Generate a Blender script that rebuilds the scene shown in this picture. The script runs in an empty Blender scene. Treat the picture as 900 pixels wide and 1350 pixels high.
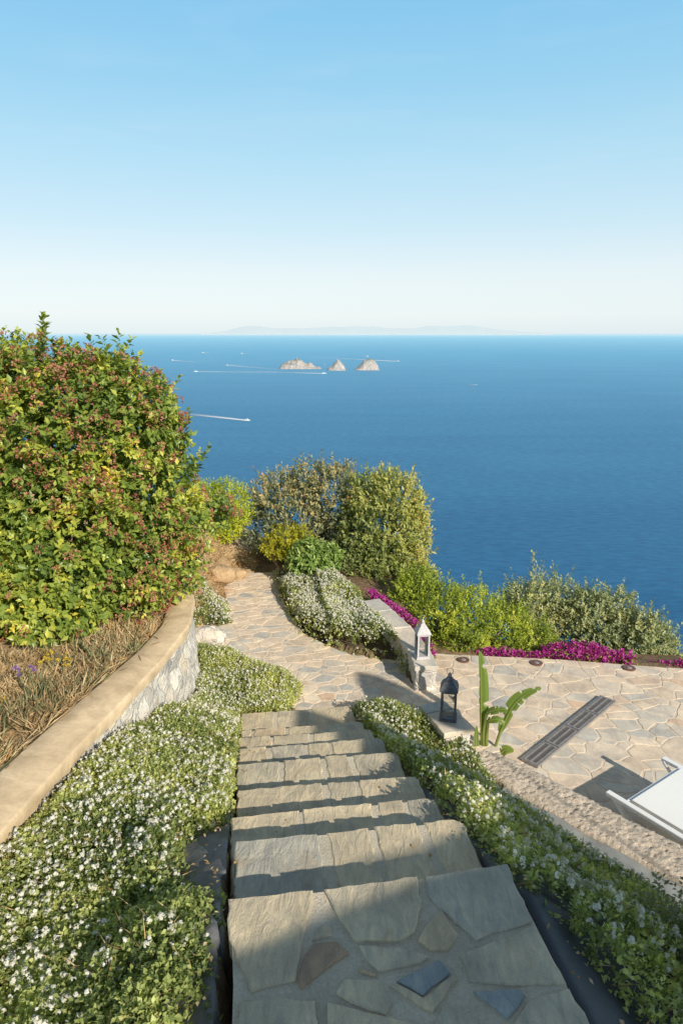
import bpy, math, random
import numpy as np
from mathutils import Vector, Matrix

R = np.random.default_rng(7)
random.seed(7)
SC = bpy.context.scene
COL = SC.collection
rad = math.radians
A8 = np.array

# ------------------------------------------------------------------ tagging
def tag(o, label=None, cat=None, group=None, kind=None):
    if label: o['label'] = label
    if cat: o['category'] = cat
    if group: o['group'] = group
    if kind: o['kind'] = kind
    return o

def empty(name, loc=(0, 0, 0), rz=0.0):
    o = bpy.data.objects.new(name, None)
    o.empty_display_size = 0.1
    COL.objects.link(o)
    o.location = loc
    o.rotation_euler = (0, 0, rz)
    return o

def link(name, me, parent=None):
    o = bpy.data.objects.new(name, me)
    COL.objects.link(o)
    if parent is not None: o.parent = parent
    return o

def copy_tree(o, parent=None):
    c = o.copy()
    COL.objects.link(c)
    c.parent = parent
    for ch in list(o.children):
        copy_tree(ch, c)
    return c

# ------------------------------------------------------------------ noise
def vnoise(P, scale=1.0, seed=0):
    P = np.asarray(P, float) * scale + seed * 17.31
    if P.shape[1] == 2: P = np.c_[P, np.zeros(len(P))]
    i = np.floor(P).astype(np.int64); f = P - i
    f = f * f * (3 - 2 * f)
    def h(a, b, c):
        n = (a * 73856093) ^ (b * 19349663) ^ (c * 83492791) ^ (seed * 2654435)
        n = (n ^ (n >> 13)) * 1274126177
        n = n ^ (n >> 16)
        return (n & 0xffff) / 65535.0
    r = 0
    for dx in (0, 1):
        for dy in (0, 1):
            for dz in (0, 1):
                w = (f[:, 0] if dx else 1 - f[:, 0]) * (f[:, 1] if dy else 1 - f[:, 1]) * (f[:, 2] if dz else 1 - f[:, 2])
                r = r + w * h(i[:, 0] + dx, i[:, 1] + dy, i[:, 2] + dz)
    return r

def fbm(P, scale=1.0, seed=0, octs=3):
    s = 0; a = 1.0; t = 0
    for k in range(octs):
        s = s + a * vnoise(P, scale * 2 ** k, seed + k * 5); t += a; a *= .5
    return s / t

# ------------------------------------------------------------------ polygons
def inside(P, poly):
    x, y = P[:, 0], P[:, 1]
    r = np.zeros(len(P), bool); n = len(poly)
    for i in range(n):
        x1, y1 = poly[i]; x2, y2 = poly[(i + 1) % n]
        c = ((y1 > y) != (y2 > y))
        with np.errstate(divide='ignore', invalid='ignore'):
            t = (x2 - x1) * (y - y1) / ((y2 - y1) if y2 != y1 else 1e-9) + x1
        r ^= c & (x < t)
    return r

def pdist(P, poly, closed=True):
    n = len(poly); d = np.full(len(P), 1e9)
    for i in range(n if closed else n - 1):
        a = A8(poly[i][:2], float); b = A8(poly[(i + 1) % n][:2], float)
        ab = b - a; L = max(ab @ ab, 1e-9)
        t = np.clip(((P - a) @ ab) / L, 0, 1)
        d = np.minimum(d, np.linalg.norm(P - (a + t[:, None] * ab), axis=1))
    return d

def clip_half(poly, n, c):          # keep n.p <= c
    out = []
    m = len(poly)
    for i in range(m):
        p = poly[i]; q = poly[(i + 1) % m]
        dp = p[0] * n[0] + p[1] * n[1] - c; dq = q[0] * n[0] + q[1] * n[1] - c
        if dp <= 0: out.append(p)
        if (dp < 0 < dq) or (dq < 0 < dp):
            t = dp / (dp - dq)
            out.append((p[0] + t * (q[0] - p[0]), p[1] + t * (q[1] - p[1])))
    return out

def area(poly):
    s = 0
    for i in range(len(poly)):
        x1, y1 = poly[i]; x2, y2 = poly[(i + 1) % len(poly)]
        s += x1 * y2 - x2 * y1
    return s / 2

# ------------------------------------------------------------------ materials
def newmat(name):
    m = bpy.data.materials.new(name)
    m.use_nodes = True
    nt = m.node_tree
    b = nt.nodes['Principled BSDF']
    return m, nt, b

def ramp(nt, stops, interp='LINEAR'):
    n = nt.nodes.new('ShaderNodeValToRGB')
    cr = n.color_ramp; cr.interpolation = interp
    while len(cr.elements) < len(stops): cr.elements.new(.5)
    for e, (p, c) in zip(cr.elements, stops):
        e.position = p; e.color = (c[0], c[1], c[2], 1)
    return n

def coords(nt, scale=(1, 1, 1), obj=False):
    g = nt.nodes.new('ShaderNodeTexCoord')
    mp = nt.nodes.new('ShaderNodeMapping')
    mp.inputs['Scale'].default_value = scale
    if obj:
        nt.links.new(g.outputs['Object'], mp.inputs['Vector'])
    else:
        ge = nt.nodes.new('ShaderNodeNewGeometry')
        nt.links.new(ge.outputs['Position'], mp.inputs['Vector'])
    return mp.outputs['Vector']

def noise(nt, vec, scale, detail=4, rough=.55, dist=0):
    n = nt.nodes.new('ShaderNodeTexNoise')
    n.inputs['Scale'].default_value = scale
    n.inputs['Detail'].default_value = detail
    n.inputs['Roughness'].default_value = rough
    n.inputs['Distortion'].default_value = dist
    if vec is not None: nt.links.new(vec, n.inputs['Vector'])
    return n.outputs['Fac']

def mix(nt, fac, a, b, mode='MIX'):
    n = nt.nodes.new('ShaderNodeMix'); n.data_type = 'RGBA'; n.blend_type = mode
    for i, v in ((0, fac), (6, a), (7, b)):
        if hasattr(v, 'links'): nt.links.new(v, n.inputs[i])
        elif i == 0: n.inputs[0].default_value = v
        else: n.inputs[i].default_value = (v[0], v[1], v[2], 1)
    return n.outputs[2]

def math_n(nt, op, a, b=None):
    n = nt.nodes.new('ShaderNodeMath'); n.operation = op
    for i, v in ((0, a), (1, b)):
        if v is None: continue
        if hasattr(v, 'links'): nt.links.new(v, n.inputs[i])
        else: n.inputs[i].default_value = v
    return n.outputs[0]

def bump(nt, b, h, strength=.5, dist=.01):
    n = nt.nodes.new('ShaderNodeBump')
    n.inputs['Strength'].default_value = strength
    n.inputs['Distance'].default_value = dist
    nt.links.new(h, n.inputs['Height'])
    nt.links.new(n.outputs['Normal'], b.inputs['Normal'])

def attr(nt, name='tint'):
    n = nt.nodes.new('ShaderNodeAttribute'); n.attribute_name = name
    return n.outputs['Fac']

def plain(name, col, rough=.6, spec=.4, nscale=0, namt=.25, bscale=0, bdist=.003, metal=0):
    m, nt, b = newmat(name)
    b.inputs['Roughness'].default_value = rough
    b.inputs['Specular IOR Level'].default_value = spec
    b.inputs['Metallic'].default_value = metal
    v = coords(nt)
    f = noise(nt, v, nscale or 12, 5)
    r = ramp(nt, [(.25, [c * (1 - namt) for c in col]), (.75, [min(1, c * (1 + namt)) for c in col])])
    nt.links.new(f, r.inputs[0]); nt.links.new(r.outputs[0], b.inputs['Base Color'])
    if bscale: bump(nt, b, noise(nt, v, bscale, 6), .6, bdist)
    return m

def leafmat(name, stops, trans=.35, rough=.42, spec=.45, gain=1.0):
    m, nt, b = newmat(name)
    t = attr(nt)
    r = ramp(nt, [(p, tuple(min(.92, x * gain) for x in c)) for p, c in stops])
    nt.links.new(t, r.inputs[0])
    nt.links.new(r.outputs[0], b.inputs['Base Color'])
    b.inputs['Roughness'].default_value = rough
    b.inputs['Specular IOR Level'].default_value = spec
    tr = nt.nodes.new('ShaderNodeBsdfTranslucent')
    c2 = mix(nt, 1.0, r.outputs[0], (1.25, 1.2, .55), 'MULTIPLY')
    nt.links.new(c2, tr.inputs['Color'])
    mx = nt.nodes.new('ShaderNodeMixShader'); mx.inputs[0].default_value = trans
    nt.links.new(b.outputs[0], mx.inputs[1]); nt.links.new(tr.outputs[0], mx.inputs[2])
    nt.links.new(mx.outputs[0], nt.nodes['Material Output'].inputs['Surface'])
    return m

def stonemat(name, stops, bstr=.5, bdist=.004, streak=.35, scale=1.0):
    m, nt, b = newmat(name)
    v = coords(nt)
    t = attr(nt)
    r = ramp(nt, stops, 'LINEAR'); nt.links.new(t, r.inputs[0])
    big = noise(nt, v, 5 * scale, 5, .6, .6)
    # slaty streaks run in a direction of their own
    mp = coords(nt, (18 * scale, 5 * scale, 9 * scale))
    st = noise(nt, mp, 1.6, 6, .65, 1.2)
    rr = ramp(nt, [(.3, (.68, .68, .7)), (.7, (1.25, 1.22, 1.15))]); nt.links.new(big, rr.inputs[0])
    c = mix(nt, .85, r.outputs[0], rr.outputs[0], 'MULTIPLY')
    rs = ramp(nt, [(.35, (.78, .8, .84)), (.65, (1.16, 1.12, 1.05))]); nt.links.new(st, rs.inputs[0])
    c = mix(nt, streak * 1.6, c, rs.outputs[0], 'MULTIPLY')
    # rusty stains
    rust = noise(nt, v, 3.1 * scale, 4, .6, 1.5)
    rm = ramp(nt, [(.60, (0, 0, 0)), (.74, (.55, .55, .55))]); nt.links.new(rust, rm.inputs[0])
    c = mix(nt, rm.outputs[0], c, (.40, .27, .15))
    fine = noise(nt, v, 160 * scale, 3, .7)
    rf = ramp(nt, [(.3, (.88, .88, .88)), (.7, (1.1, 1.1, 1.1))]); nt.links.new(fine, rf.inputs[0])
    c = mix(nt, .8, c, rf.outputs[0], 'MULTIPLY')
    nt.links.new(c, b.inputs['Base Color'])
    b.inputs['Roughness'].default_value = .72
    b.inputs['Specular IOR Level'].default_value = .3
    h = math_n(nt, 'ADD', math_n(nt, 'MULTIPLY', st, 1.0), math_n(nt, 'MULTIPLY', fine, .18))
    h = math_n(nt, 'ADD', h, math_n(nt, 'MULTIPLY', big, .8))
    bump(nt, b, h, bstr, bdist)
    return m

def grainmat(name, c1, c2, scale=90, bstr=.8, bdist=.006, big=4, rough=.9, lo=(.78, .77, .75)):
    m, nt, b = newmat(name)
    v = coords(nt)
    f = noise(nt, v, scale, 4, .75)
    g = noise(nt, v, big, 5, .6, .5)
    r = ramp(nt, [(.3, c1), (.68, c2)]); nt.links.new(f, r.inputs[0])
    r2 = ramp(nt, [(.3, lo), (.7, (1.15, 1.13, 1.1))]); nt.links.new(g, r2.inputs[0])
    c = mix(nt, .9, r.outputs[0], r2.outputs[0], 'MULTIPLY')
    nt.links.new(c, b.inputs['Base Color'])
    b.inputs['Roughness'].default_value = rough
    b.inputs['Specular IOR Level'].default_value = .2
    bump(nt, b, math_n(nt, 'ADD', f, math_n(nt, 'MULTIPLY', g, .6)), bstr, bdist)
    return m

M = {}
M['step_stone'] = stonemat('step_stone', [(0, (.47, .455, .40)), (.25, (.56, .51, .405)), (.5, (.66, .565, .41)), (.75, (.69, .58, .41)), (.9, (.47, .34, .235)), (1, (.36, .40, .42))], .9, .011, .55)
M['pave_stone'] = stonemat('pave_stone', [(0, (.50, .50, .48)), (.2, (.64, .59, .52)), (.45, (.80, .67, .535)), (.7, (.74, .60, .46)), (.88, (.84, .72, .58)), (1, (.70, .50, .36))], .4, .003, .25)
M['mortar'] = grainmat('mortar', (.56, .50, .40), (.80, .71, .57), 110, 1.0, .008)
M['pave_mortar'] = grainmat('pave_mortar', (.71, .59, .47), (.81, .685, .55), 90, .5, .003)
M['rough_mortar'] = grainmat('rough_mortar', (.50, .42, .34), (.82, .71, .59), 55, 1.0, .012, 3)
M['cap_plaster'] = grainmat('cap_plaster', (.78, .60, .40), (.86, .68, .46), 45, .6, .005, 6, lo=(.66, .62, .57))
M['soil'] = grainmat('soil', (.09, .065, .04), (.20, .15, .10), 40, .9, .02)
M['dry_soil'] = grainmat('dry_soil', (.42, .28, .15), (.66, .48, .30), 30, .9, .02, 5)
M['hill'] = grainmat('hill_ground', (.16, .11, .065), (.32, .23, .14), 14, .9, .03, 1.2)
M['membrane'] = plain('weed_membrane', (.19, .195, .205), .55, .4, 9, .3, 60, .004)  # black sheet coloured in its sunlit grey
M['membrane_shaded'] = plain('shaded_membrane', (.05, .055, .07), .5, .4, 9, .3, 60, .004)  # same sheet darker and bluer, its shade put into the colour
M['membrane_grey'] = plain('weathered_membrane', (.30, .30, .28), .7, .3, 7, .25, 50, .004)
M['bark'] = grainmat('bark', (.16, .11, .07), (.34, .25, .17), 40, .9, .006)
M['white_paint'] = plain('white_paint', (.90, .90, .89), .35, .5, 20, .03)
M['white_fabric'] = plain('white_fabric', (.92, .92, .90), .85, .2, 3, .03, 400, .0015)
M['boat_white'] = plain('boat_white', (.85, .85, .85), .4, .5, 1, .02)
M['boat_dark'] = plain('boat_dark', (.05, .06, .08), .3, .5, 1, .05)
M['whitewash'] = plain('whitewash', (.56, .54, .55), .7, .3, 60, .22, 80, .001)
M['dark_zinc'] = plain('dark_zinc', (.13, .13, .15), .6, .4, 50, .4, 80, .001)
M['iron'] = plain('grey_iron', (.25, .235, .23), .6, .4, 30, .25, 90, .001)
M['pit'] = plain('drain_pit', (.07, .05, .045), .9, .2)
M['copper'] = plain('brown_copper', (.17, .09, .075), .5, .5, 60, .3)
M['lens'] = plain('lamp_lens', (.32, .27, .25), .2, .5)
M['house_plaster'] = grainmat('house_plaster', (.62, .55, .45), (.70, .62, .52), 20, .3, .003)
M['candle'] = plain('candle_wax', (.7, .66, .56), .5, .4)

def glassmat():
    m, nt, b = newmat('thin_glass')
    tr = nt.nodes.new('ShaderNodeBsdfTransparent'); tr.inputs[0].default_value = (.93, .94, .94, 1)
    gl = nt.nodes.new('ShaderNodeBsdfGlossy'); gl.inputs['Roughness'].default_value = .05
    fr = nt.nodes.new('ShaderNodeFresnel'); fr.inputs[0].default_value = 1.45
    mx = nt.nodes.new('ShaderNodeMixShader')
    nt.links.new(fr.outputs[0], mx.inputs[0]); nt.links.new(tr.outputs[0], mx.inputs[1]); nt.links.new(gl.outputs[0], mx.inputs[2])
    nt.links.new(mx.outputs[0], nt.nodes['Material Output'].inputs['Surface'])
    return m
M['glass'] = glassmat()

def rubblemat():
    m, nt, b = newmat('white_rubble')
    v = coords(nt)
    w = nt.nodes.new('ShaderNodeTexNoise'); w.inputs['Scale'].default_value = 7; w.inputs['Detail'].default_value = 4; nt.links.new(v, w.inputs['Vector'])
    vv = nt.nodes.new('ShaderNodeVectorMath'); vv.operation = 'MULTIPLY_ADD'
    nt.links.new(w.outputs['Color'], vv.inputs[0]); vv.inputs[1].default_value = (.22, .22, .22); nt.links.new(v, vv.inputs[2])
    vo = nt.nodes.new('ShaderNodeTexVoronoi'); vo.inputs['Scale'].default_value = 7; vo.inputs['Randomness'].default_value = 1; nt.links.new(vv.outputs[0], vo.inputs['Vector'])
    ve = nt.nodes.new('ShaderNodeTexVoronoi'); ve.feature = 'DISTANCE_TO_EDGE'; ve.inputs['Scale'].default_value = 7; nt.links.new(vv.outputs[0], ve.inputs['Vector'])
    sp = nt.nodes.new('ShaderNodeSeparateColor'); nt.links.new(vo.outputs['Color'], sp.inputs[0])
    r = ramp(nt, [(0, (.46, .43, .41)), (.2, (.76, .70, .63)), (.55, (.92, .86, .77)), (.8, (.88, .74, .57)), (1, (.62, .58, .54))])
    nt.links.new(sp.outputs[0], r.inputs[0])
    n1 = noise(nt, v, 16, 7, .75, .4)
    r1 = ramp(nt, [(.32, (.52, .52, .55)), (.5, (.95, .95, .95)), (.7, (1.1, 1.08, 1.05))]); nt.links.new(n1, r1.inputs[0])
    c = mix(nt, .85, r.outputs[0], r1.outputs[0], 'MULTIPLY')
    e = ramp(nt, [(.0, (0, 0, 0)), (.09, (1, 1, 1))]); nt.links.new(ve.outputs['Distance'], e.inputs[0])
    c = mix(nt, e.outputs[0], (.66, .61, .54), c)
    nt.links.new(c, b.inputs['Base Color'])
    b.inputs['Roughness'].default_value = .85
    h = math_n(nt, 'ADD', math_n(nt, 'MULTIPLY', e.outputs[0], .5), math_n(nt, 'MULTIPLY', n1, 1.1))
    bump(nt, b, h, .8, .022)
    return m
M['rubble'] = rubblemat()

# ------------------------------------------------------------------ mesh builders
def mesh_np(name, V, faces, mats, midx=None, tint=None, smooth=False):
    """faces: list of (n,k) int arrays; midx / tint follow the face order"""
    me = bpy.data.meshes.new(name)
    V = np.ascontiguousarray(V, np.float32)
    me.vertices.add(len(V)); me.vertices.foreach_set('co', V.ravel())
    loops = np.concatenate([f.ravel() for f in faces]).astype(np.int32)
    tot = np.concatenate([np.full(len(f), f.shape[1]) for f in faces]).astype(np.int32)
    st = np.concatenate([[0], np.cumsum(tot)[:-1]]).astype(np.int32)
    me.loops.add(len(loops)); me.loops.foreach_set('vertex_index', loops)
    me.polygons.add(len(tot)); me.polygons.foreach_set('loop_start', st)
    for m in mats: me.materials.append(m)
    if midx is not None: me.polygons.foreach_set('material_index', np.asarray(midx, np.int32))
    me.update(calc_edges=True)
    if tint is not None:
        a = me.attributes.new('tint', 'FLOAT', 'FACE')
        a.data.foreach_set('value', np.asarray(tint, np.float32))
    if smooth: me.polygons.foreach_set('use_smooth', np.ones(len(tot), bool))
    me.validate()
    return me

class MB:
    """collects simple shapes and builds one mesh"""
    def __init__(s): s.v = []; s.f = []; s.m = []; s.t = []
    def add(s, vs, fs, mi=0, tint=.5):
        o = len(s.v); s.v += [tuple(p) for p in vs]
        for f in fs: s.f.append([i + o for i in f]); s.m.append(mi); s.t.append(tint)
    def hexa(s, b, t, mi=0, tint=.5):     # two rings of equal length
        n = len(b)
        s.add(list(b) + list(t), [list(range(n))[::-1], [n + i for i in range(n)]] + [[i, (i + 1) % n, n + (i + 1) % n, n + i] for i in range(n)], mi, tint)
    def box(s, c, sz, rz=0, mi=0, tint=.5, taper=1.0):
        ca, sa = math.cos(rz), math.sin(rz)
        def q(x, y, z): return (c[0] + x * ca - y * sa, c[1] + x * sa + y * ca, c[2] + z)
        x, y, z = sz[0] / 2, sz[1] / 2, sz[2] / 2
        b = [q(-x, -y, -z), q(x, -y, -z), q(x, y, -z), q(-x, y, -z)]
        t = [q(-x * taper, -y * taper, z), q(x * taper, -y * taper, z), q(x * taper, y * taper, z), q(-x * taper, y * taper, z)]
        s.hexa(b, t, mi, tint)
    def tube(s, pts, rads, n=8, mi=0, tint=.5, cap=True):
        pts = [Vector(p) for p in pts]
        if not hasattr(rads, '__len__'): rads = [rads] * len(pts)
        rings = []; up = Vector((0.13, .27, .95))
        for i, p in enumerate(pts):
            d = (pts[min(i + 1, len(pts) - 1)] - pts[max(i - 1, 0)]).normalized()
            a = d.cross(up)
            if a.length < .05: a = d.cross(Vector((1, 0, 0)))
            a.normalize(); b = d.cross(a)
            rings.append([p + (a * math.cos(2 * math.pi * k / n) + b * math.sin(2 * math.pi * k / n)) * rads[i] for k in range(n)])
        vs = [q for r in rings for q in r]
        fs = [[i * n + k, i * n + (k + 1) % n, (i + 1) * n + (k + 1) % n, (i + 1) * n + k] for i in range(len(rings) - 1) for k in range(n)]
        if cap: fs += [list(range(n))[::-1], [(len(rings) - 1) * n + k for k in range(n)]]
        s.add(vs, fs, mi, tint)
    def lathe(s, c, prof, n=12, mi=0, tint=.5, rz=0):
        vs = [(c[0] + r * math.cos(rz + 2 * math.pi * k / n), c[1] + r * math.sin(rz + 2 * math.pi * k / n), c[2] + z) for r, z in prof for k in range(n)]
        fs = [[i * n + k, i * n + (k + 1) % n, (i + 1) * n + (k + 1) % n, (i + 1) * n + k] for i in range(len(prof) - 1) for k in range(n)]
        fs += [list(range(n))[::-1], [(len(prof) - 1) * n + k for k in range(n)]]
        s.add(vs, fs, mi, tint)
    def build(s, name, mats, parent=None, smooth=False, bevel=0):
        me = bpy.data.meshes.new(name)
        me.from_pydata(s.v, [], s.f)
        for m in (mats if isinstance(mats, (list, tuple)) else [mats]): me.materials.append(m)
        me.polygons.foreach_set('material_index', np.array(s.m, np.int32))
        a = me.attributes.new('tint', 'FLOAT', 'FACE'); a.data.foreach_set('value', np.array(s.t, np.float32))
        if smooth: me.polygons.foreach_set('use_smooth', np.ones(len(s.f), bool))
        me.update()
        o = link(name, me, parent)
        if bevel:
            b = o.modifiers.new('bevel', 'BEVEL'); b.width = bevel; b.segments = 2; b.limit_method = 'ANGLE'
        return o

# ------------------------------------------------------------------ the layout
S0 = (.095, 1.865); CA, SA = math.cos(rad(8)), math.sin(rad(8))
def P(s, lat): return (S0[0] - SA * s + CA * lat, S0[1] + CA * s + SA * lat)
def inv(XY):
    dx = XY[:, 0] - S0[0]; dy = XY[:, 1] - S0[1]
    return -SA * dx + CA * dy, CA * dx + SA * dy
EDGES = [0, .457, .816, 1.22, 1.69, 2.10, 2.48, 2.85, 3.38]   # front edge of landing and each tread
RISE = .17
ZPATH, ZTER = -1.48, -1.78
cap_out = [(-1.52, 1.2, -.22), (-1.50, 1.9, -.28), (-1.478, 2.506, -.35), (-1.465, 2.92, -.40), (-1.445, 3.264, -.44), (-1.40, 3.774, -.5), (-1.31, 4.55, -.56), (-1.265, 5.287, -.6), (-1.36, 5.95, -.64), (-1.60, 6.55, -.68), (-2.0, 7.0, -.7)]
cap_in = [(-1.76, 1.2, -.22), (-1.735, 2.2, -.28), (-1.705, 2.975, -.35), (-1.69, 3.3, -.40), (-1.665, 3.62, -.44), (-1.62, 4.1, -.5), (-1.535, 4.72, -.56), (-1.505, 5.287, -.6), (-1.59, 5.80, -.64), (-1.80, 6.35, -.68), (-2.15, 6.75, -.7)]
path_poly = [(-.40, 5.0), (-.60, 5.45), (-.55, 5.8), (-.62, 6.05), (-1.05, 6.35), (-1.55, 6.7), (-1.68, 7.05), (-1.30, 7.25), (-1.38, 7.76), (-1.54, 8.4), (-1.66, 8.93), (-.93, 9.0), (-.742, 8.006), (-.577, 7.417), (-.422, 7.0), (-.163, 6.713), (.118, 6.482), (.62, 6.33), (.66, 5.9), (.93, 5.86), (1.02, 5.86), (1.05, 5.3), (1.0, 4.75), (.80, 4.80), (.45, 5.15), (.2, 5.2)]
ter_poly = [(1.30, 5.863), (.90, 5.863), (.80, 6.9), (.78, 7.18), (1.08, 7.10), (1.63, 7.045), (2.46, 6.955), (3.17, 6.83), (3.71, 6.74), (5.6, 6.42), (6.6, 3.0), (4.6, 1.4), (3.0, 2.55), (2.10, 3.5), (1.5, 4.15), (1.15, 4.55), (1.0, 4.72), (1.30, 4.8), (1.34, 5.3)]
left_bed = [(-.40, 5.8), (-.46, 5.35), (-.58, 4.8), (-.60, 4.2), (-.57, 3.6), (-.56, 3.1), (-.57, 2.75), (-.72, 2.5), (-.64, 2.1), (-.47, 1.9), (-.42, 1.5), (-.46, 1.1), (-1.5, .9), (-1.49, 2.0), (-1.47, 2.6), (-1.43, 3.3), (-1.39, 3.8), (-1.30, 4.6), (-1.26, 5.3), (-1.36, 5.95), (-1.52, 6.55), (-1.0, 6.32), (-.55, 6.0)]
right_bed = [(.10, 5.30), (.40, 5.42), (.78, 4.95), (1.0, 4.55), (1.08, 4.1), (1.06, 3.8), (1.13, 3.40), (1.36, 3.1), (1.60, 2.85), (1.9, 2.5), (1.9, 1.7), (1.10, 1.25), (.88, 1.55), (.75, 1.78), (.60, 2.0), (.52, 2.6), (.44, 3.2), (.36, 3.8), (.28, 4.4), (.18, 5.0)]
far_left_bed = [(-1.40, 7.80), (-1.29, 7.27), (-1.62, 7.1), (-1.85, 7.4), (-1.7, 7.95)]
far_right_bed = [(-.90, 8.85), (-.72, 8.0), (-.56, 7.42), (-.40, 7.0), (-.15, 6.73), (.13, 6.50), (.60, 6.33), (.63, 6.05), (.52, 6.62), (.36, 7.05), (.25, 7.35), (.22, 7.8), (-.1, 8.4), (-.5, 8.8)]

YE = [(-9, 9.0), (-3, 10.4), (-1.6, 10.8), (-.9, 10.8), (0, 10.4), (.5, 9.8), (.9, 8.3), (1.5, 7.4), (2.5, 7.15), (3.7, 6.9), (6, 6.5), (12, 5)]
st_poly = [(1.005, 4.73), (1.055, 5.3), (1.025, 5.86), (1.30, 5.86), (1.345, 5.3), (1.305, 4.80)]
def G(XY):
    XY = np.asarray(XY, float)
    x, y = XY[:, 0], XY[:, 1]
    s, lat = inv(XY)
    z = np.clip(-.09 - .42 * s, -1.53, -.06)
    wz = np.interp(y, [1.0, 2.6, 3.3, 3.8, 4.6, 5.3, 6.0, 6.6], [-.36, -.56, -.68, -.80, -1.0, -1.22, -1.42, -1.5])
    tb = np.clip((-lat - .50) / .75, 0, 1)
    z = np.where(lat < -.5, z * (1 - tb) + wz * tb, z)
    k = np.clip((y + 1.5) / 2, 0, 1)
    rb = z - k * .72 * np.clip(lat - .5, 0, 2.0)
    z = np.where(lat > .47, np.maximum(rb, -1.43), z)
    z = np.where((np.abs(lat) < .485) & (s > -.6) & (s < 3.4), np.minimum(z, -.42 * s - .40), z)
    # plateau behind the left wall
    plat = [(p[0] + .12, p[1]) for p in cap_in] + [(-2.0, 7.6), (-9, 9), (-9, .5)]
    pz = np.interp(y, [1.2, 2.98, 4.7, 5.9, 7.0], [-.28, -.42, -.62, -.72, -.8])
    z = np.where(inside(XY, plat), pz, z)
    # bank beside the far end of the path
    bk = (x < -1.3) & (y > 6.9)
    bz = -1.50 + .62 * np.clip((-1.52 - x) / .5, 0, 1) * np.clip((y - 6.8) / .7, 0, 1)
    z = np.where(bk & ~inside(XY, plat), bz, z)
    z = np.where(bk & inside(XY, plat), np.minimum(pz, np.maximum(bz, -1.5)), z)
    z = np.where(inside(XY, path_poly), ZPATH - .04, z)
    z = np.where(inside(XY, ter_poly), ZTER - .04, z)
    z = np.where(inside(XY, st_poly), ZTER - .06, z)
    out = (x > .78) & (y > 6.0) & ~inside(XY, ter_poly)
    z = np.where(out, -1.82, z)
    t = np.clip(y - np.interp(x, [a for a, b in YE], [b for a, b in YE]), 0, 400)
    z = z - np.minimum(t, 1.2) * .35 - np.clip(t - 1.2, 0, 400) * 1.15
    return z

# ------------------------------------------------------------------ ground of the hillside
def build_ground():
    nx, ny = 340, 340
    X = np.linspace(-9, 9, nx); Yv = np.linspace(-12, 13, ny)
    # finer rows inside the garden
    Yv = np.interp(np.linspace(0, 1, ny), [0, .12, .92, 1], [-12, 0, 10.5, 14])
    X = np.interp(np.linspace(0, 1, nx), [0, .1, .9, 1], [-10, -4.5, 5, 10])
    gx, gy = np.meshgrid(X, Yv)
    XY = np.c_[gx.ravel(), gy.ravel()]
    z = G(XY) + (fbm(XY, 3.2, 3) - .5) * .05
    V = np.c_[XY, z]
    i = np.arange((nx - 1) * (ny - 1)); r = i // (nx - 1); c = i % (nx - 1); a = r * nx + c
    F = np.c_[a, a + 1, a + nx + 1, a + nx]
    fc = V[F].mean(1)
    mi = np.zeros(len(F), int)
    beds = inside(fc[:, :2], left_bed) | inside(fc[:, :2], right_bed) | inside(fc[:, :2], far_right_bed)
    mi[beds] = 1
    mi[((fc[:, 0] < -1.25) & (fc[:, 1] > 1.0) & ~beds)] = 2
    # the slope goes on down to the sea
    n0 = len(V)
    top = (ny - 1) * nx + np.arange(nx)
    ext = []; rows = [top]
    for kk, (dy, dz) in enumerate([(6, -7), (25, -30), (60, -75), (120, -160)]):
        vv = V[top].copy(); vv[:, 0] *= (1 + .8 * (kk + 1)); vv[:, 1] += dy; vv[:, 2] = -6 + dz + (vnoise(vv[:, :2], .3, kk) - .5) * 3
        rows.append(n0 + kk * nx + np.arange(nx)); ext.append(vv)
    V = np.vstack([V] + ext)
    F2 = []
    for q in range(len(rows) - 1):
        F2.append(np.c_[rows[q][:-1], rows[q][1:], rows[q + 1][1:], rows[q + 1][:-1]])
    F2 = np.vstack(F2)
    me = mesh_np('hillside', V, [np.vstack([F, F2])], [M['hill'], M['soil'], M['dry_soil']], np.r_[mi, np.zeros(len(F2), int)], smooth=True)
    tag(link('hillside', me), kind='structure')
build_ground()

# ------------------------------------------------------------------ crazy paving
def rough_edge(poly, step=.05, amp=.004, corner=.0, seed=None):
    out = []
    n = len(poly)
    for i in range(n):
        p = A8(poly[i]); q = A8(poly[(i + 1) % n]); d = q - p; L = np.linalg.norm(d)
        if L < 1e-6: continue
        nrm = A8((d[1], -d[0])) / L
        k = max(1, int(L / step))
        for j in range(k):
            t = j / k
            a = amp * (.6 if j == 0 else 1)
            out.append(tuple(p + d * t + nrm * random.uniform(-a, a)))
    return out

def inset(poly, d):
    if area(poly) < 0: poly = poly[::-1]
    n = len(poly); out = []
    for i in range(n):
        p = A8(poly[i - 1]); q = A8(poly[i]); r = A8(poly[(i + 1) % n])
        e1 = q - p; e2 = r - q
        e1 /= max(np.linalg.norm(e1), 1e-9); e2 /= max(np.linalg.norm(e2), 1e-9)
        n1 = A8((-e1[1], e1[0])); n2 = A8((-e2[1], e2[0])); b = n1 + n2; L = np.linalg.norm(b)
        b = b / L if L > 1e-6 else n1
        out.append(tuple(q + b * d / max(.5, b @ n1)))
    return out

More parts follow.
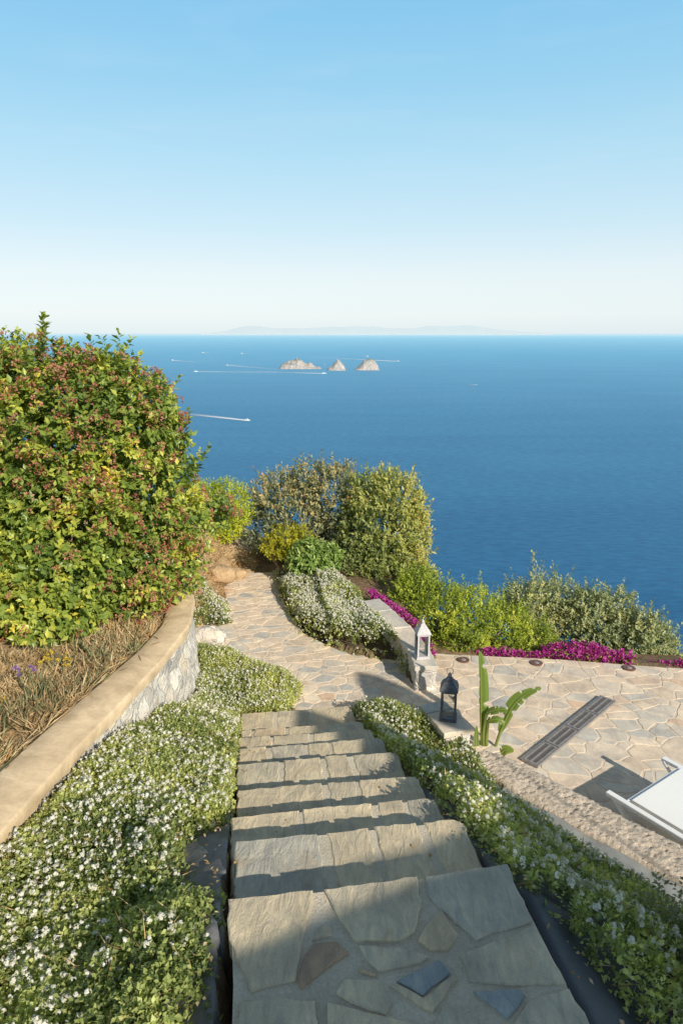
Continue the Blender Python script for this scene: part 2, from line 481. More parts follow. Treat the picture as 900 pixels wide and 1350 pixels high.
def slab(mb, poly, z0, z1, bev, mi, tint, tilt=0):
    if area(poly) < 0: poly = poly[::-1]
    cx = sum(p[0] for p in poly) / len(poly); cy = sum(p[1] for p in poly) / len(poly)
    tx, ty = random.uniform(-tilt, tilt), random.uniform(-tilt, tilt)
    zz = lambda p: tx * (p[0] - cx) + ty * (p[1] - cy)
    ins = inset(poly, bev)
    n = len(poly)
    vs = [(p[0], p[1], z0) for p in poly] + [(p[0], p[1], z1 - bev * .8 + zz(p)) for p in poly] + [(p[0], p[1], z1 + zz(p)) for p in ins]
    fs = [[i, (i + 1) % n, n + (i + 1) % n, n + i] for i in range(n)] + [[n + i, n + (i + 1) % n, 2 * n + (i + 1) % n, 2 * n + i] for i in range(n)] + [[2 * n + i for i in range(n)]]
    mb.add(vs, fs, mi, tint)

def crazy(name, region, z, cell, joint, seed, mats, drop=.5, aniso=1.0, ang=0, hgt=.0035, wob=.008):
    """mortar sheet with split stone slabs laid in it"""
    rng = np.random.default_rng(seed); random.seed(seed)
    mb = MB()
    reg = region if area(region) > 0 else region[::-1]
    n = len(reg)
    mb.add([(p[0], p[1], z) for p in reg] + [(p[0], p[1], z - drop) for p in reg], [list(range(n))] + [[n + i, n + (i + 1) % n, (i + 1) % n, i] for i in range(n)], 1, .5)
    ca, sa = math.cos(ang), math.sin(ang)
    def fwd(p): return (p[0] * ca + p[1] * sa, (-p[0] * sa + p[1] * ca) * aniso)
    def bak(p): return (p[0] * ca - p[1] / aniso * sa, p[0] * sa + p[1] / aniso * ca)
    rr = [fwd(p) for p in reg]
    if area(rr) < 0: rr = rr[::-1]
    x0 = min(p[0] for p in rr) - cell; x1 = max(p[0] for p in rr) + cell
    y0 = min(p[1] for p in rr) - cell; y1 = max(p[1] for p in rr) + cell
    pts = []
    for k in range(int((x1 - x0) * (y1 - y0) / cell ** 2 * 14)):
        p = (rng.uniform(x0, x1), rng.uniform(y0, y1))
        rmin = cell * rng.choice([.38, .6, .9, 1.2, 1.45])
        if all((p[0] - q[0]) ** 2 + (p[1] - q[1]) ** 2 > rmin * rmin for q in pts): pts.append(p)
    pts = A8(pts)
    wgt = rng.uniform(-.26, .26, len(pts)) * cell * cell
    for i, p in enumerate(pts):
        d = np.linalg.norm(pts - p, axis=1)
        nb = np.argsort(d)[1:16]
        c = [(p[0] - 2, p[1] - 2), (p[0] + 2, p[1] - 2), (p[0] + 2, p[1] + 2), (p[0] - 2, p[1] + 2)]
        c = list(rr)
        for j in nb:
            q = pts[j]; nn = (q - p); L = np.linalg.norm(nn); nn = nn / L
            off = L / 2 + (wgt[i] - wgt[j]) / (2 * L)
            c = clip_half(c, nn, nn @ p + off - joint / 2 * rng.uniform(.7, 1.4))
            if len(c) < 3: break
        if len(c) < 3 or abs(area(c)) < .0012: continue
        c = [bak(v) for v in c]
        c = rough_edge(c, .05, wob)
        if len(c) < 3: continue
        t = rng.beta(1.3, 1.3)
        slab(mb, c, z - .004, z + hgt * rng.uniform(.7, 1.15), .002, 0, t, .008)
    me = mb
    o = me.build(name, mats)
    return o

pv = crazy('path', path_poly, ZPATH, .20, .018, 11, [M['pave_stone'], M['pave_mortar']], aniso=1.35, ang=.1)
tag(pv, kind='structure')
tv = crazy('terrace', ter_poly, ZTER, .27, .019, 12, [M['pave_stone'], M['pave_mortar']], aniso=1.2, ang=-.3)
tag(tv, kind='structure')
# two low broad steps from the path down to the terrace
ts = empty('terrace_step', (0, 0, 0))
tag(ts, 'broad low flagstone step between the two lanterns down to the terrace', 'step')
o = crazy('tread', st_poly[::-1], (ZPATH + ZTER) / 2, .2, .018, 14, [M['pave_stone'], M['pave_mortar']], .3, 1.2)
o.parent = ts

# ------------------------------------------------------------------ the stone staircase
stair = empty('stone_staircase', P(0, 0) + (0,))
tag(stair, 'stone slab staircase with mortar joints running down between the white flower beds', 'staircase')
off = (-P(0, 0)[0], -P(0, 0)[1], 0)
def stair_part(mb, name):
    mb.v = [(x + off[0], y + off[1], z) for x, y, z in mb.v]
    return mb.build(name, [M['step_stone'], M['mortar']], stair)
HW = .468
TOP = [
 (.55, [(-.361, 1.794), (-.091, 1.829), (-.103, 1.716), (-.128, 1.514), (-.247, 1.477), (-.335, 1.646)]),
 (.42, [(-.057, 1.834), (.248, 1.886), (.253, 1.777), (.22, 1.671), (.174, 1.64), (.038, 1.64), (-.021, 1.743)]),
 (.12, [(.276, 1.893), (.561, 1.944), (.585, 1.71), (.402, 1.646), (.353, 1.703), (.307, 1.763), (.274, 1.812)]),
 (.80, [(.31, 1.747), (.347, 1.665), (.312, 1.612), (.26, 1.608), (.227, 1.64), (.253, 1.684)]),
 (.90, [(-.083, 1.634), (-.015, 1.64), (.021, 1.598), (-.025, 1.564), (-.112, 1.487), (-.123, 1.519), (-.112, 1.587)]),
 (.30, [(.053, 1.622), (.162, 1.62), (.253, 1.592), (.23, 1.569), (.167, 1.552), (.106, 1.544), (.072, 1.575)]),
 (.40, [(.011, 1.519), (.105, 1.514), (.139, 1.446), (.118, 1.417), (.025, 1.446), (-.019, 1.477)]),
 (1.0, [(.154, 1.509), (.282, 1.577), (.308, 1.536), (.223, 1.469)]),
 (.62, [(.133, 1.498), (.149, 1.503), (.222, 1.460), (.313, 1.526), (.325, 1.519), (.241, 1.418)]),
 (.33, [(.345, 1.592), (.59, 1.699), (.625, 1.506), (.496, 1.498), (.356, 1.511)]),
 (1.0, [(.361, 1.482), (.494, 1.487), (.503, 1.467), (.435, 1.402)]),
 (.25, [(.502, 1.446), (.625, 1.487), (.65, 1.383), (.67, 1.2), (.402, 1.2), (.386, 1.351), (.461, 1.397)]),
 (.35, [(-.276, 1.446), (-.178, 1.461), (-.071, 1.451), (-.059, 1.369), (-.056, 1.20), (-.263, 1.2)]),
 (.45, [(-.038, 1.446), (.099, 1.412), (.208, 1.378), (.204, 1.2), (-.03, 1.2)]),
 (.2, [(.272, 1.436), (.356, 1.407), (.377, 1.2), (.238, 1.2), (.236, 1.378)]),
 (.85, [(.051, 1.558), (.101, 1.532), (.09, 1.525), (.051, 1.541)]),
 (.75, [(-.069, 1.69), (-.037, 1.697), (-.026, 1.659), (-.089, 1.64)]),
]
def seglist(poly):                       # keeps a straight body below each tread
    return poly
random.seed(3)
mb = MB()
body = [(-.352, 1.788), (.10, 1.853), (.557, 1.937), (.655, 1.30), (.72, -1.2), (-.25, -1.2), (-.262, 1.2), (-.30, 1.5)]
body = body if area(body) > 0 else body[::-1]
mb.hexa([(p[0], p[1], -.75) for p in body], [(p[0], p[1], -.004) for p in body], 1)
for t, pl in TOP:
    slab(mb, rough_edge(pl, .035, .0045), -.06 if t in (.55, .42, .12) else -.02, .004 + random.uniform(-.002, .004), .005, 0, t, .008)
for k in range(26):                      # the landing goes on under the viewer's feet
    i, j = k % 4, k // 4
    x = -.24 + i * .235; y = 1.15 - j * .36
    pl = [(x + random.uniform(0, .05), y - .3 + random.uniform(0, .05)), (x + .2, y - .3 + random.uniform(0, .05)), (x + .2 - random.uniform(0, .04), y), (x + random.uniform(0, .04), y - random.uniform(0, .05))]
    slab(mb, rough_edge(pl, .05, .006), -.02, .004, .006, 0, random.random(), .01)
stair_part(mb, 'landing')
CUTS = {1: [.37, .585, .80], 2: [.33, .70, .84], 3: [.47, .66], 4: [.27, .53, .70], 5: [.20, .45, .62, .9], 6: [.25, .55], 7: [.1, .38, .7], 8: [.3, .62]}
TINTS = {1: [.05, .52, .55, .6], 2: [.6, .58, .62, .2], 3: [.55, .42, .5], 4: [.28, .45, .5, .35], 5: [.55, .2, .5, .55, .3], 6: [.5, .45, .5], 7: [.6, .8, .5, .3], 8: [.55, .4, .6]}
for k in range(1, 9):
    random.seed(40 + k)
    z = -RISE * k
    s0 = EDGES[k - 1] - .10; s1 = EDGES[k]
    mb = MB()
    hwL = HW + random.uniform(-.01, .02); hwR = HW + random.uniform(-.01, .02)
    if k == 1: hwL -= .02
    b = [P(s0, -hwL + .012), P(s0, hwR - .012), P(s1 - .012, hwR - .012), P(s1 - .012, -hwL + .012)]
    mb.hexa([(p[0], p[1], z - .55) for p in b], [(p[0], p[1], z - .003) for p in b], 1)
    # heavy stones under the nosing
    fr = [0] + CUTS[k] + [1]
    lat = lambda f: -hwL + f * (hwL + hwR)
    jit = [random.uniform(-.03, .03) for _ in fr]
    skew = [random.uniform(-.05, .05) for _ in fr]
    for i in range(len(fr) - 1):
        g0 = random.uniform(.012, .045) if i else 0; g1 = random.uniform(.012, .045) if i < len(fr) - 2 else 0
        a0 = lat(fr[i]) + g0 / 2; a1 = lat(fr[i + 1]) - g1 / 2
        f0 = s1 + random.uniform(-.007, .007); f1 = s1 + random.uniform(-.007, .007)
        sk0 = .7 * skew[i] if i else 0; sk1 = skew[i + 1] if i < len(fr) - 2 else 0
        last = i == len(fr) - 2
        corner = [(f1 - (.03 if last else 0), a1)]
        if last: corner += [(f1, a1 - .035)]
        pl = [(s0 + .01, a0 + sk0), (s0 + .01, a1 + sk1)] + corner + [(f0, a0)]
        pl = rough_edge(pl, .028, .0055)
        pl = [P(u, v) for u, v in pl]
        slab(mb, pl, z - random.uniform(.06, .085), z + random.uniform(-.001, .004), .006, 0, TINTS[k][i], .008)
    o = stair_part(mb, 'step')

# ------------------------------------------------------------------ leaf clouds
def leaf_arrays(C, D, N, L, W, fold=.25):
    D = D / np.maximum(np.linalg.norm(D, axis=1, keepdims=True), 1e-6)
    S = np.cross(D, N); S /= np.maximum(np.linalg.norm(S, axis=1, keepdims=True), 1e-6)
    U = np.cross(S, D)
    L = L[:, None]; W = W[:, None]
    base = C
    tip = C + D * L - U * L * .12
    mid = C + D * L * .45
    l = mid - S * W + U * W * fold
    r = mid + S * W + U * W * fold
    V = np.stack([base, r, tip, l], 1).reshape(-1, 3)
    i = np.arange(len(C)) * 4
    F = np.stack([np.stack([i, i + 1, i + 2], 1), np.stack([i, i + 2, i + 3], 1)], 1).reshape(-1, 3)
    return V, F

def rdir(n, rng):
    v = rng.normal(size=(n, 3)); return v / np.linalg.norm(v, axis=1, keepdims=True)

def join_arrays(parts):
    """parts: (V, F, matindex, tint-per-face)"""
    V = []; F = []; mi = []; t = []; o = 0
    for v, f, m, tt in parts:
        V.append(v); F.append(f + o); o += len(v)
        mi.append(np.full(len(f), m)); t.append(tt)
    return np.vstack(V), np.vstack(F), np.concatenate(mi), np.concatenate(t)

def shrub(name, blobs, twigs, lpt, L, W, mat, seed, base, label, twl=.16, up=.35, inner=.25, shoots=(), tintf=None, trunk=True, droop=0, holes=.3, kindpart='foliage', wspread=.9, group=None, trunks=None, spikes=0):
    rng = np.random.default_rng(seed)
    B = A8(blobs, float)
    if B.shape[1] == 4: B = np.c_[B[:, :3], B[:, 3], B[:, 3] * .95, B[:, 3]]
    a = (B[:, 3] * B[:, 5]); a = a / a.sum()
    idx = rng.choice(len(B), int(twigs * 1.7), p=a)
    d = rdir(len(idx), rng)
    fr = 1 - np.abs(rng.normal(0, .12, len(idx)))
    inn = rng.random(len(idx)) < inner
    fr[inn] = rng.uniform(.35, .85, inn.sum())
    lump = .75 + .48 * fbm(d * 1.0 + idx[:, None] * 3.7, 2.6, seed)
    C = B[idx, :3] + d * B[idx, 3:] * (fr * lump)[:, None]
    keep = np.ones(len(C), bool)
    for j in range(len(B)):
        q = np.linalg.norm((C - B[j, :3]) / B[j, 3:], axis=1)
        keep &= ~((q < .72) & (idx != j) & ~inn)
    # irregular gaps
    keep &= ~((fbm(C, 3.0 / max(.3, B[:, 3].mean()), seed + 9) < holes) & ~inn)
    C = C[keep][:twigs]; d = d[keep][:twigs]; fr = fr[keep][:twigs]; inn = inn[keep][:twigs]
    ax = d + A8((0, 0, up)) + rng.normal(0, .28, d.shape)
    ax /= np.linalg.norm(ax, axis=1, keepdims=True)
    TL = twl * rng.uniform(.6, 1.25, len(C))
    if spikes:
        ok = np.where((~inn) & (fr > .9) & (d[:, 2] > -.1))[0]
        pk = rng.choice(ok, min(spikes, len(ok)), replace=False)
        eC = []; eA = []
        for i_ in pk:
            a_ = ax[i_] * .7 + A8((0, 0, .5)) + rng.normal(0, .12, 3); a_ /= np.linalg.norm(a_)
            for q_ in range(rng.integers(1, 3)):
                eC.append(C[i_] + a_ * twl * .8 * (q_ + .6)); eA.append(a_)
        C = np.vstack([C, eC]); ax = np.vstack([ax, eA]); TL = np.r_[TL, np.full(len(eC), twl)]; fr = np.r_[fr, np.ones(len(eC))]
    if len(shoots):
        sC = []; sA = []; sT = []
        for (x, y, z, h) in shoots:
            n = max(2, int(h / twl * 2.2))
            for q in range(n):
                sC.append((x + rng.normal(0, .02), y + rng.normal(0, .02), z + h * q / n)); sA.append((rng.normal(0, .25), rng.normal(0, .25), 1)); sT.append(twl)
        C = np.vstack([C, sC]); ax = np.vstack([ax, sA]); TL = np.r_[TL, sT]; fr = np.r_[fr, np.ones(len(sC))]
    n = len(C) * lpt
    ti = np.repeat(np.arange(len(C)), lpt)
    t = np.tile(np.linspace(.1, 1, lpt), len(C))
    axx = ax[ti]
    pr = np.cross(axx, rdir(n, rng)); pr /= np.maximum(np.linalg.norm(pr, axis=1, keepdims=True), 1e-6)
    D = axx * (.35 + .5 * t[:, None]) + pr * wspread + A8((0, 0, -droop))
    Nn = axx * .8 + A8((0, 0, .6)) + rng.normal(0, .35, (n, 3))
    pos = C[ti] + axx * (TL[ti] * (t - .4))[:, None]
    sz = rng.uniform(.65, 1.2, n) * np.where(t > .85, .8, 1)
    V, F = leaf_arrays(pos, D, Nn, L * sz, W * sz)
    # hue: by clump, by age of the leaf
    cl = fbm(C, 4.0, seed + 3)[ti]
    tw = rng.normal(0, .12, len(C))[ti]
    tint = .5 + (cl - .5) * .9 + tw + rng.normal(0, .1, n) + (t - .5) * .25
    if tintf is not None: tint = tintf(pos, tint, t, rng)
    tint = np.clip(tint, 0, 1)
    root = empty(name, base)
    tag(root, label, 'shrub', group)
    Vl = V - A8(base)
    o = link(kindpart, mesh_np(kindpart, Vl, [F], [mat], None, np.repeat(tint, 2)), root)
    if trunk:
        tb = MB(); rng2 = random.Random(seed)
        stems = trunks or [(0, 0)] * 1
        for (bx, by, bz) in [tuple(b[:3]) for b in B[:7]]:
            p0 = Vector((rng2.uniform(-.08, .08), rng2.uniform(-.05, .05), -.05))
            p3 = Vector((bx, by, bz)) - Vector(base)
            p1 = p0.lerp(p3, .35) + Vector((rng2.uniform(-.06, .06), rng2.uniform(-.06, .06), .02))
            p2 = p0.lerp(p3, .7) + Vector((rng2.uniform(-.06, .06), rng2.uniform(-.06, .06), .03))
            r0 = .035 * (1 + .6 * B[:, 3].max())
            tb.tube([p0, p1, p2, p3], [r0, r0 * .7, r0 * .45, r0 * .15], 6)
        tb.build('branches', M['bark'], root, True)
    return root, C, ax, d, fr, inn

# leaf materials
M['vib_leaf'] = leafmat('viburnum_leaf', [(0, (.07, .115, .03)), (.3, (.13, .19, .04)), (.55, (.23, .29, .055)), (.8, (.42, .44, .085)), (1, (.62, .52, .08))], .36, .36, gain=1.4)
M['vib_bud'] = leafmat('viburnum_bud', [(0, (.22, .075, .05)), (.5, (.39, .155, .10)), (1, (.55, .29, .19))], .1, .7, .2, gain=1.10)
M['dark_leaf'] = leafmat('mastic_leaf', [(0, (.09, .11, .07)), (.4, (.18, .20, .115)), (.65, (.30, .29, .13)), (.85, (.44, .35, .16)), (1, (.52, .27, .15))], .25, .5, gain=1.4)
M['yel_leaf'] = leafmat('yellow_leaf', [(0, (.11, .145, .055)), (.4, (.23, .27, .085)), (.7, (.42, .42, .12)), (1, (.56, .44, .18))], .3, .5, gain=1.3)
M['round_leaf'] = leafmat('lime_leaf', [(0, (.18, .24, .02)), (.5, (.44, .50, .04)), (1, (.60, .60, .07))], .35, .5, gain=1.20)
M['gold_leaf'] = leafmat('gold_leaf', [(0, (.14, .17, .015)), (.5, (.34, .34, .025)), (1, (.52, .47, .05))], .35, .5, gain=1.20)
M['laurel_leaf'] = leafmat('laurel_leaf', [(0, (.09, .14, .035)), (.5, (.21, .31, .075)), (1, (.40, .48, .15))], .3, .4, gain=1.25)
M['hedge_leaf'] = leafmat('hedge_leaf', [(0, (.10, .14, .02)), (.4, (.25, .32, .04)), (.75, (.42, .48, .06)), (1, (.60, .58, .09))], .32, .5, gain=1.20)
M['silver_leaf'] = leafmat('silver_leaf', [(0, (.12, .15, .08)), (.45, (.27, .31, .155)), (.8, (.43, .45, .23)), (1, (.55, .48, .18))], .28, .55, gain=1.25)
M['lant_leaf'] = leafmat('lantana_leaf', [(0, (.07, .10, .035)), (.4, (.22, .25, .085)), (.75, (.39, .40, .16)), (1, (.58, .54, .24))], .45, .5, gain=1.95)
M['petal'] = leafmat('white_petal', [(0, (.48, .46, .36)), (.4, (.68, .66, .60)), (1, (.84, .83, .80))], .25, .6, .2)
M['magenta'] = leafmat('magenta_petal', [(0, (.28, .02, .16)), (.5, (.52, .05, .36)), (1, (.68, .14, .52))], .3, .5, .3)
M['straw'] = leafmat('straw', [(0, (.28, .18, .08)), (.5, (.62, .45, .25)), (.85, (.80, .65, .40)), (1, (.66, .36, .11))], .2, .7, .2)
M['weed'] = leafmat('weed_leaf', [(0, (.10, .12, .05)), (.5, (.20, .23, .11)), (1, (.34, .34, .17))], .25, .6)
M['palm'] = leafmat('strelitzia_leaf', [(0, (.10, .17, .03)), (.5, (.17, .25, .05)), (1, (.32, .38, .10))], .35, .35)

# --- the big viburnum on the left
vib_blobs = [(-2.45, 5.75, .92, .76), (-1.95, 5.7, .98, .58), (-2.3, 5.6, .1, .80), (-1.74, 5.68, .42, .46), (-2.8, 5.6, -.08, .78), (-1.78, 5.55, -.22, .36), (-1.46, 5.7, .20, .25), (-2.83, 5.8, 1.27, .32), (-1.98, 5.75, 1.22, .30), (-3.4, 5.8, .75, .95), (-1.60, 5.75, .92, .28), (-2.35, 5.15, -.30, .42), (-1.66, 5.95, -.35, .3), (-1.42, 5.85, -.22, .2), (-1.22, 6.3, .08, .17)]
vb, C, ax, d, fr, inn = shrub('viburnum_shrub', vib_blobs, 8200, 9, .066, .019, M['vib_leaf'], 21, (-2.4, 5.8, -.72),
    'huge rounded shrub with glossy leaves and reddish brown flower buds behind the left wall', twl=.15, up=.35, inner=.24, holes=.31,
    shoots=[(-2.55, 5.7, 1.36, .16), (-2.5, 5.72, 1.34, .14), (-2.6, 5.72, 1.34, .14), (-1.85, 5.7, 1.26, .16), (-1.78, 5.7, 1.24, .2), (-1.92, 5.7, 1.26, .12), (-1.33, 5.75, .92, .2), (-1.36, 5.75, .88, .2), (-2.8, 5.7, 1.42, .16), (-2.85, 5.7, 1.4, .16), (-1.55, 5.72, 1.05, .12)], spikes=170)
def buds(C, d, rng, n, R0):
    ok = np.where((~inn[:len(d)]) & (fr[:len(d)] > .82))[0]
    w = fbm(C[ok], 1.6, 77) ** 3; w /= w.sum()
    pick = rng.choice(ok, min(n, len(ok)), replace=False, p=w)
    cen = C[pick] + ax[pick] * .085
    k = 22
    ci = np.repeat(np.arange(len(pick)), k)
    dd = rdir(len(ci), rng) + ax[pick][ci] * .9
    dd /= np.linalg.norm(dd, axis=1, keepdims=True)
    rr = R0 * rng.uniform(.7, 1.25, len(pick))[ci]
    pos = cen[ci] + dd * (rr * rng.uniform(.7, 1.0, len(ci)))[:, None] - dd * .006
    V, F = leaf_arrays(pos, dd + rng.normal(0, .4, dd.shape), rdir(len(ci), rng), np.full(len(ci), .020), np.full(len(ci), .0085), .3)
    t = np.clip(.45 + rng.normal(0, .16, len(pick))[ci] + rng.normal(0, .13, len(ci)), 0, 1)
    return V, F, np.repeat(t, 2)
V, F, t = buds(C, d, np.random.default_rng(4), 1500, .050)
o = link('flower_buds', mesh_np('flower_buds', V - A8((-2.4, 5.8, -.72)), [F], [M['vib_bud']], None, t), vb)
tag(o, kind='stuff')

# --- shrubs at the end of the path
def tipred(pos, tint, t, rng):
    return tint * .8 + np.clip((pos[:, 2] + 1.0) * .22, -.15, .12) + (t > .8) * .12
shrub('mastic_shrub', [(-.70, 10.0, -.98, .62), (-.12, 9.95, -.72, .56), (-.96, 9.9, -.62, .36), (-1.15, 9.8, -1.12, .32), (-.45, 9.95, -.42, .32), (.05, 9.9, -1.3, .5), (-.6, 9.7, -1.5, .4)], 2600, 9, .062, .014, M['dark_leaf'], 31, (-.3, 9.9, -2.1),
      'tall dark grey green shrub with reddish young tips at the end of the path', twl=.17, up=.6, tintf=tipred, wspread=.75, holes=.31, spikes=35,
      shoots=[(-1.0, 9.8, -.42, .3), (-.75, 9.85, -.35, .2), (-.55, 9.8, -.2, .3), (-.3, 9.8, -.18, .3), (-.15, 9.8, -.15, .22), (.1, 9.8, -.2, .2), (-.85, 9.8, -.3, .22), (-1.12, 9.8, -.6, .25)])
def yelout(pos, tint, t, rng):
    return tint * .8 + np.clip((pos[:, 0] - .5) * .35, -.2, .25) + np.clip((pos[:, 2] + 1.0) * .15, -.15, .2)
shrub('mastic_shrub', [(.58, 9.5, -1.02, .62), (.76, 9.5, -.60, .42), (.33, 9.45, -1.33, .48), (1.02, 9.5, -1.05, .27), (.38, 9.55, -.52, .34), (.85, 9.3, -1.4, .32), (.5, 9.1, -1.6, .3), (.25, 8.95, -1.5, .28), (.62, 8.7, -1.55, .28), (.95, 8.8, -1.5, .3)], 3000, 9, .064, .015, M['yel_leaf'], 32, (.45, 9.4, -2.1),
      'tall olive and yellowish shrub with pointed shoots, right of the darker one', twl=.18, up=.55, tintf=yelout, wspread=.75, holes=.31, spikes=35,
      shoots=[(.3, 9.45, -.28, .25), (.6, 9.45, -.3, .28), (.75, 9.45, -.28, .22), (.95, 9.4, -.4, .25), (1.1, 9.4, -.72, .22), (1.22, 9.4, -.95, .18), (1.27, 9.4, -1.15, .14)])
shrub('clipped_shrub', [(-1.66, 9.6, -.70, .37), (-1.95, 9.6, -.62, .30), (-1.72, 9.55, -.95, .27)], 1500, 8, .042, .009, M['round_leaf'], 33, (-1.75, 9.65, -1.5),
      'bright lime green rounded shrub beside the big shrub with red buds', twl=.12, up=.6, holes=.25,
      shoots=[(-2.0, 9.6, -.35, .12), (-1.85, 9.6, -.38, .14), (-1.6, 9.6, -.38, .1)])
shrub('golden_shrub', [(-.76, 8.75, -.96, .23), (-.58, 8.75, -.97, .22), (-.92, 8.75, -1.02, .15)], 700, 8, .036, .010, M['gold_leaf'], 34, (-.74, 8.8, -1.6),
      'small golden yellow shrub with a flat top beside the path end', twl=.09, up=.4, holes=.22)
shrub('laurel_shrub', [(-.40, 8.45, -1.10, .24), (-.2, 8.45, -1.10, .17), (-.52, 8.45, -1.18, .16), (-.3, 8.4, -1.25, .16)], 520, 9, .075, .015, M['laurel_leaf'], 35, (-.38, 8.5, -1.75),
      'small light green laurel with long leaves right of the golden shrub', twl=.12, up=.5, droop=.2, holes=.25)
shrub('hedge', [(.93, 7.95, -1.46, .30), (1.17, 7.75, -1.52, .36), (1.58, 7.72, -1.63, .38), (1.95, 7.68, -1.76, .35), (2.28, 7.6, -1.90, .27), (2.5, 7.5, -2.0, .2), (.95, 8.0, -1.35, .26), (1.4, 7.45, -1.83, .25)], 3600, 9, .040, .009, M['hedge_leaf'], 36, (1.5, 7.75, -2.2),
      'low spreading yellow green hedge along the far edge of the terrace behind the white lantern', twl=.12, up=.7, holes=.32, spikes=120)
shrub('silver_shrub', [(2.60, 8.7, -1.92, .40), (2.93, 8.7, -1.80, .30), (2.48, 8.65, -1.92, .26), (2.75, 8.6, -2.1, .35)], 1500, 8, .050, .012, M['silver_leaf'], 37, (2.65, 8.7, -2.6),
      'olive green shrub with two tall upright shoots and yellow leaves, behind the hedge', twl=.15, up=.7, holes=.37, spikes=60,
      shoots=[(2.56, 8.65, -1.66, .62), (2.58, 8.65, -1.62, .55), (2.70, 8.65, -1.6, .4), (2.52, 8.6, -1.7, .35), (2.68, 8.65, -1.52, .15), (2.85, 8.65, -1.5, .15), (2.4, 8.6, -1.72, .15), (3.05, 8.65, -1.6, .14)])
shrub('silver_shrub', [(3.33, 8.45, -1.98, .40), (3.62, 8.45, -1.80, .26), (3.2, 8.4, -1.80, .26), (3.5, 8.3, -2.15, .35)], 1400, 8, .050, .013, M['silver_leaf'], 38, (3.4, 8.45, -2.7),
      'middle grey green shrub with small leaves at the terrace corner before the sea', twl=.14, up=.5, holes=.37, spikes=50,
      shoots=[(3.65, 8.4, -1.6, .1), (3.3, 8.4, -1.6, .1)])
shrub('silver_shrub', [(3.88, 8.1, -2.08, .32), (3.80, 8.1, -1.92, .24), (4.15, 8.1, -2.25, .2), (3.7, 8.0, -2.2, .25)], 1000, 8, .050, .013, M['silver_leaf'], 39, (3.9, 8.1, -2.8),
      'rightmost grey green shrub, lowest of the three before the sea', twl=.14, up=.5, holes=.37, spikes=50, shoots=[(4.05, 8.0, -1.75, .1), (4.2, 8.05, -2.0, .1)])

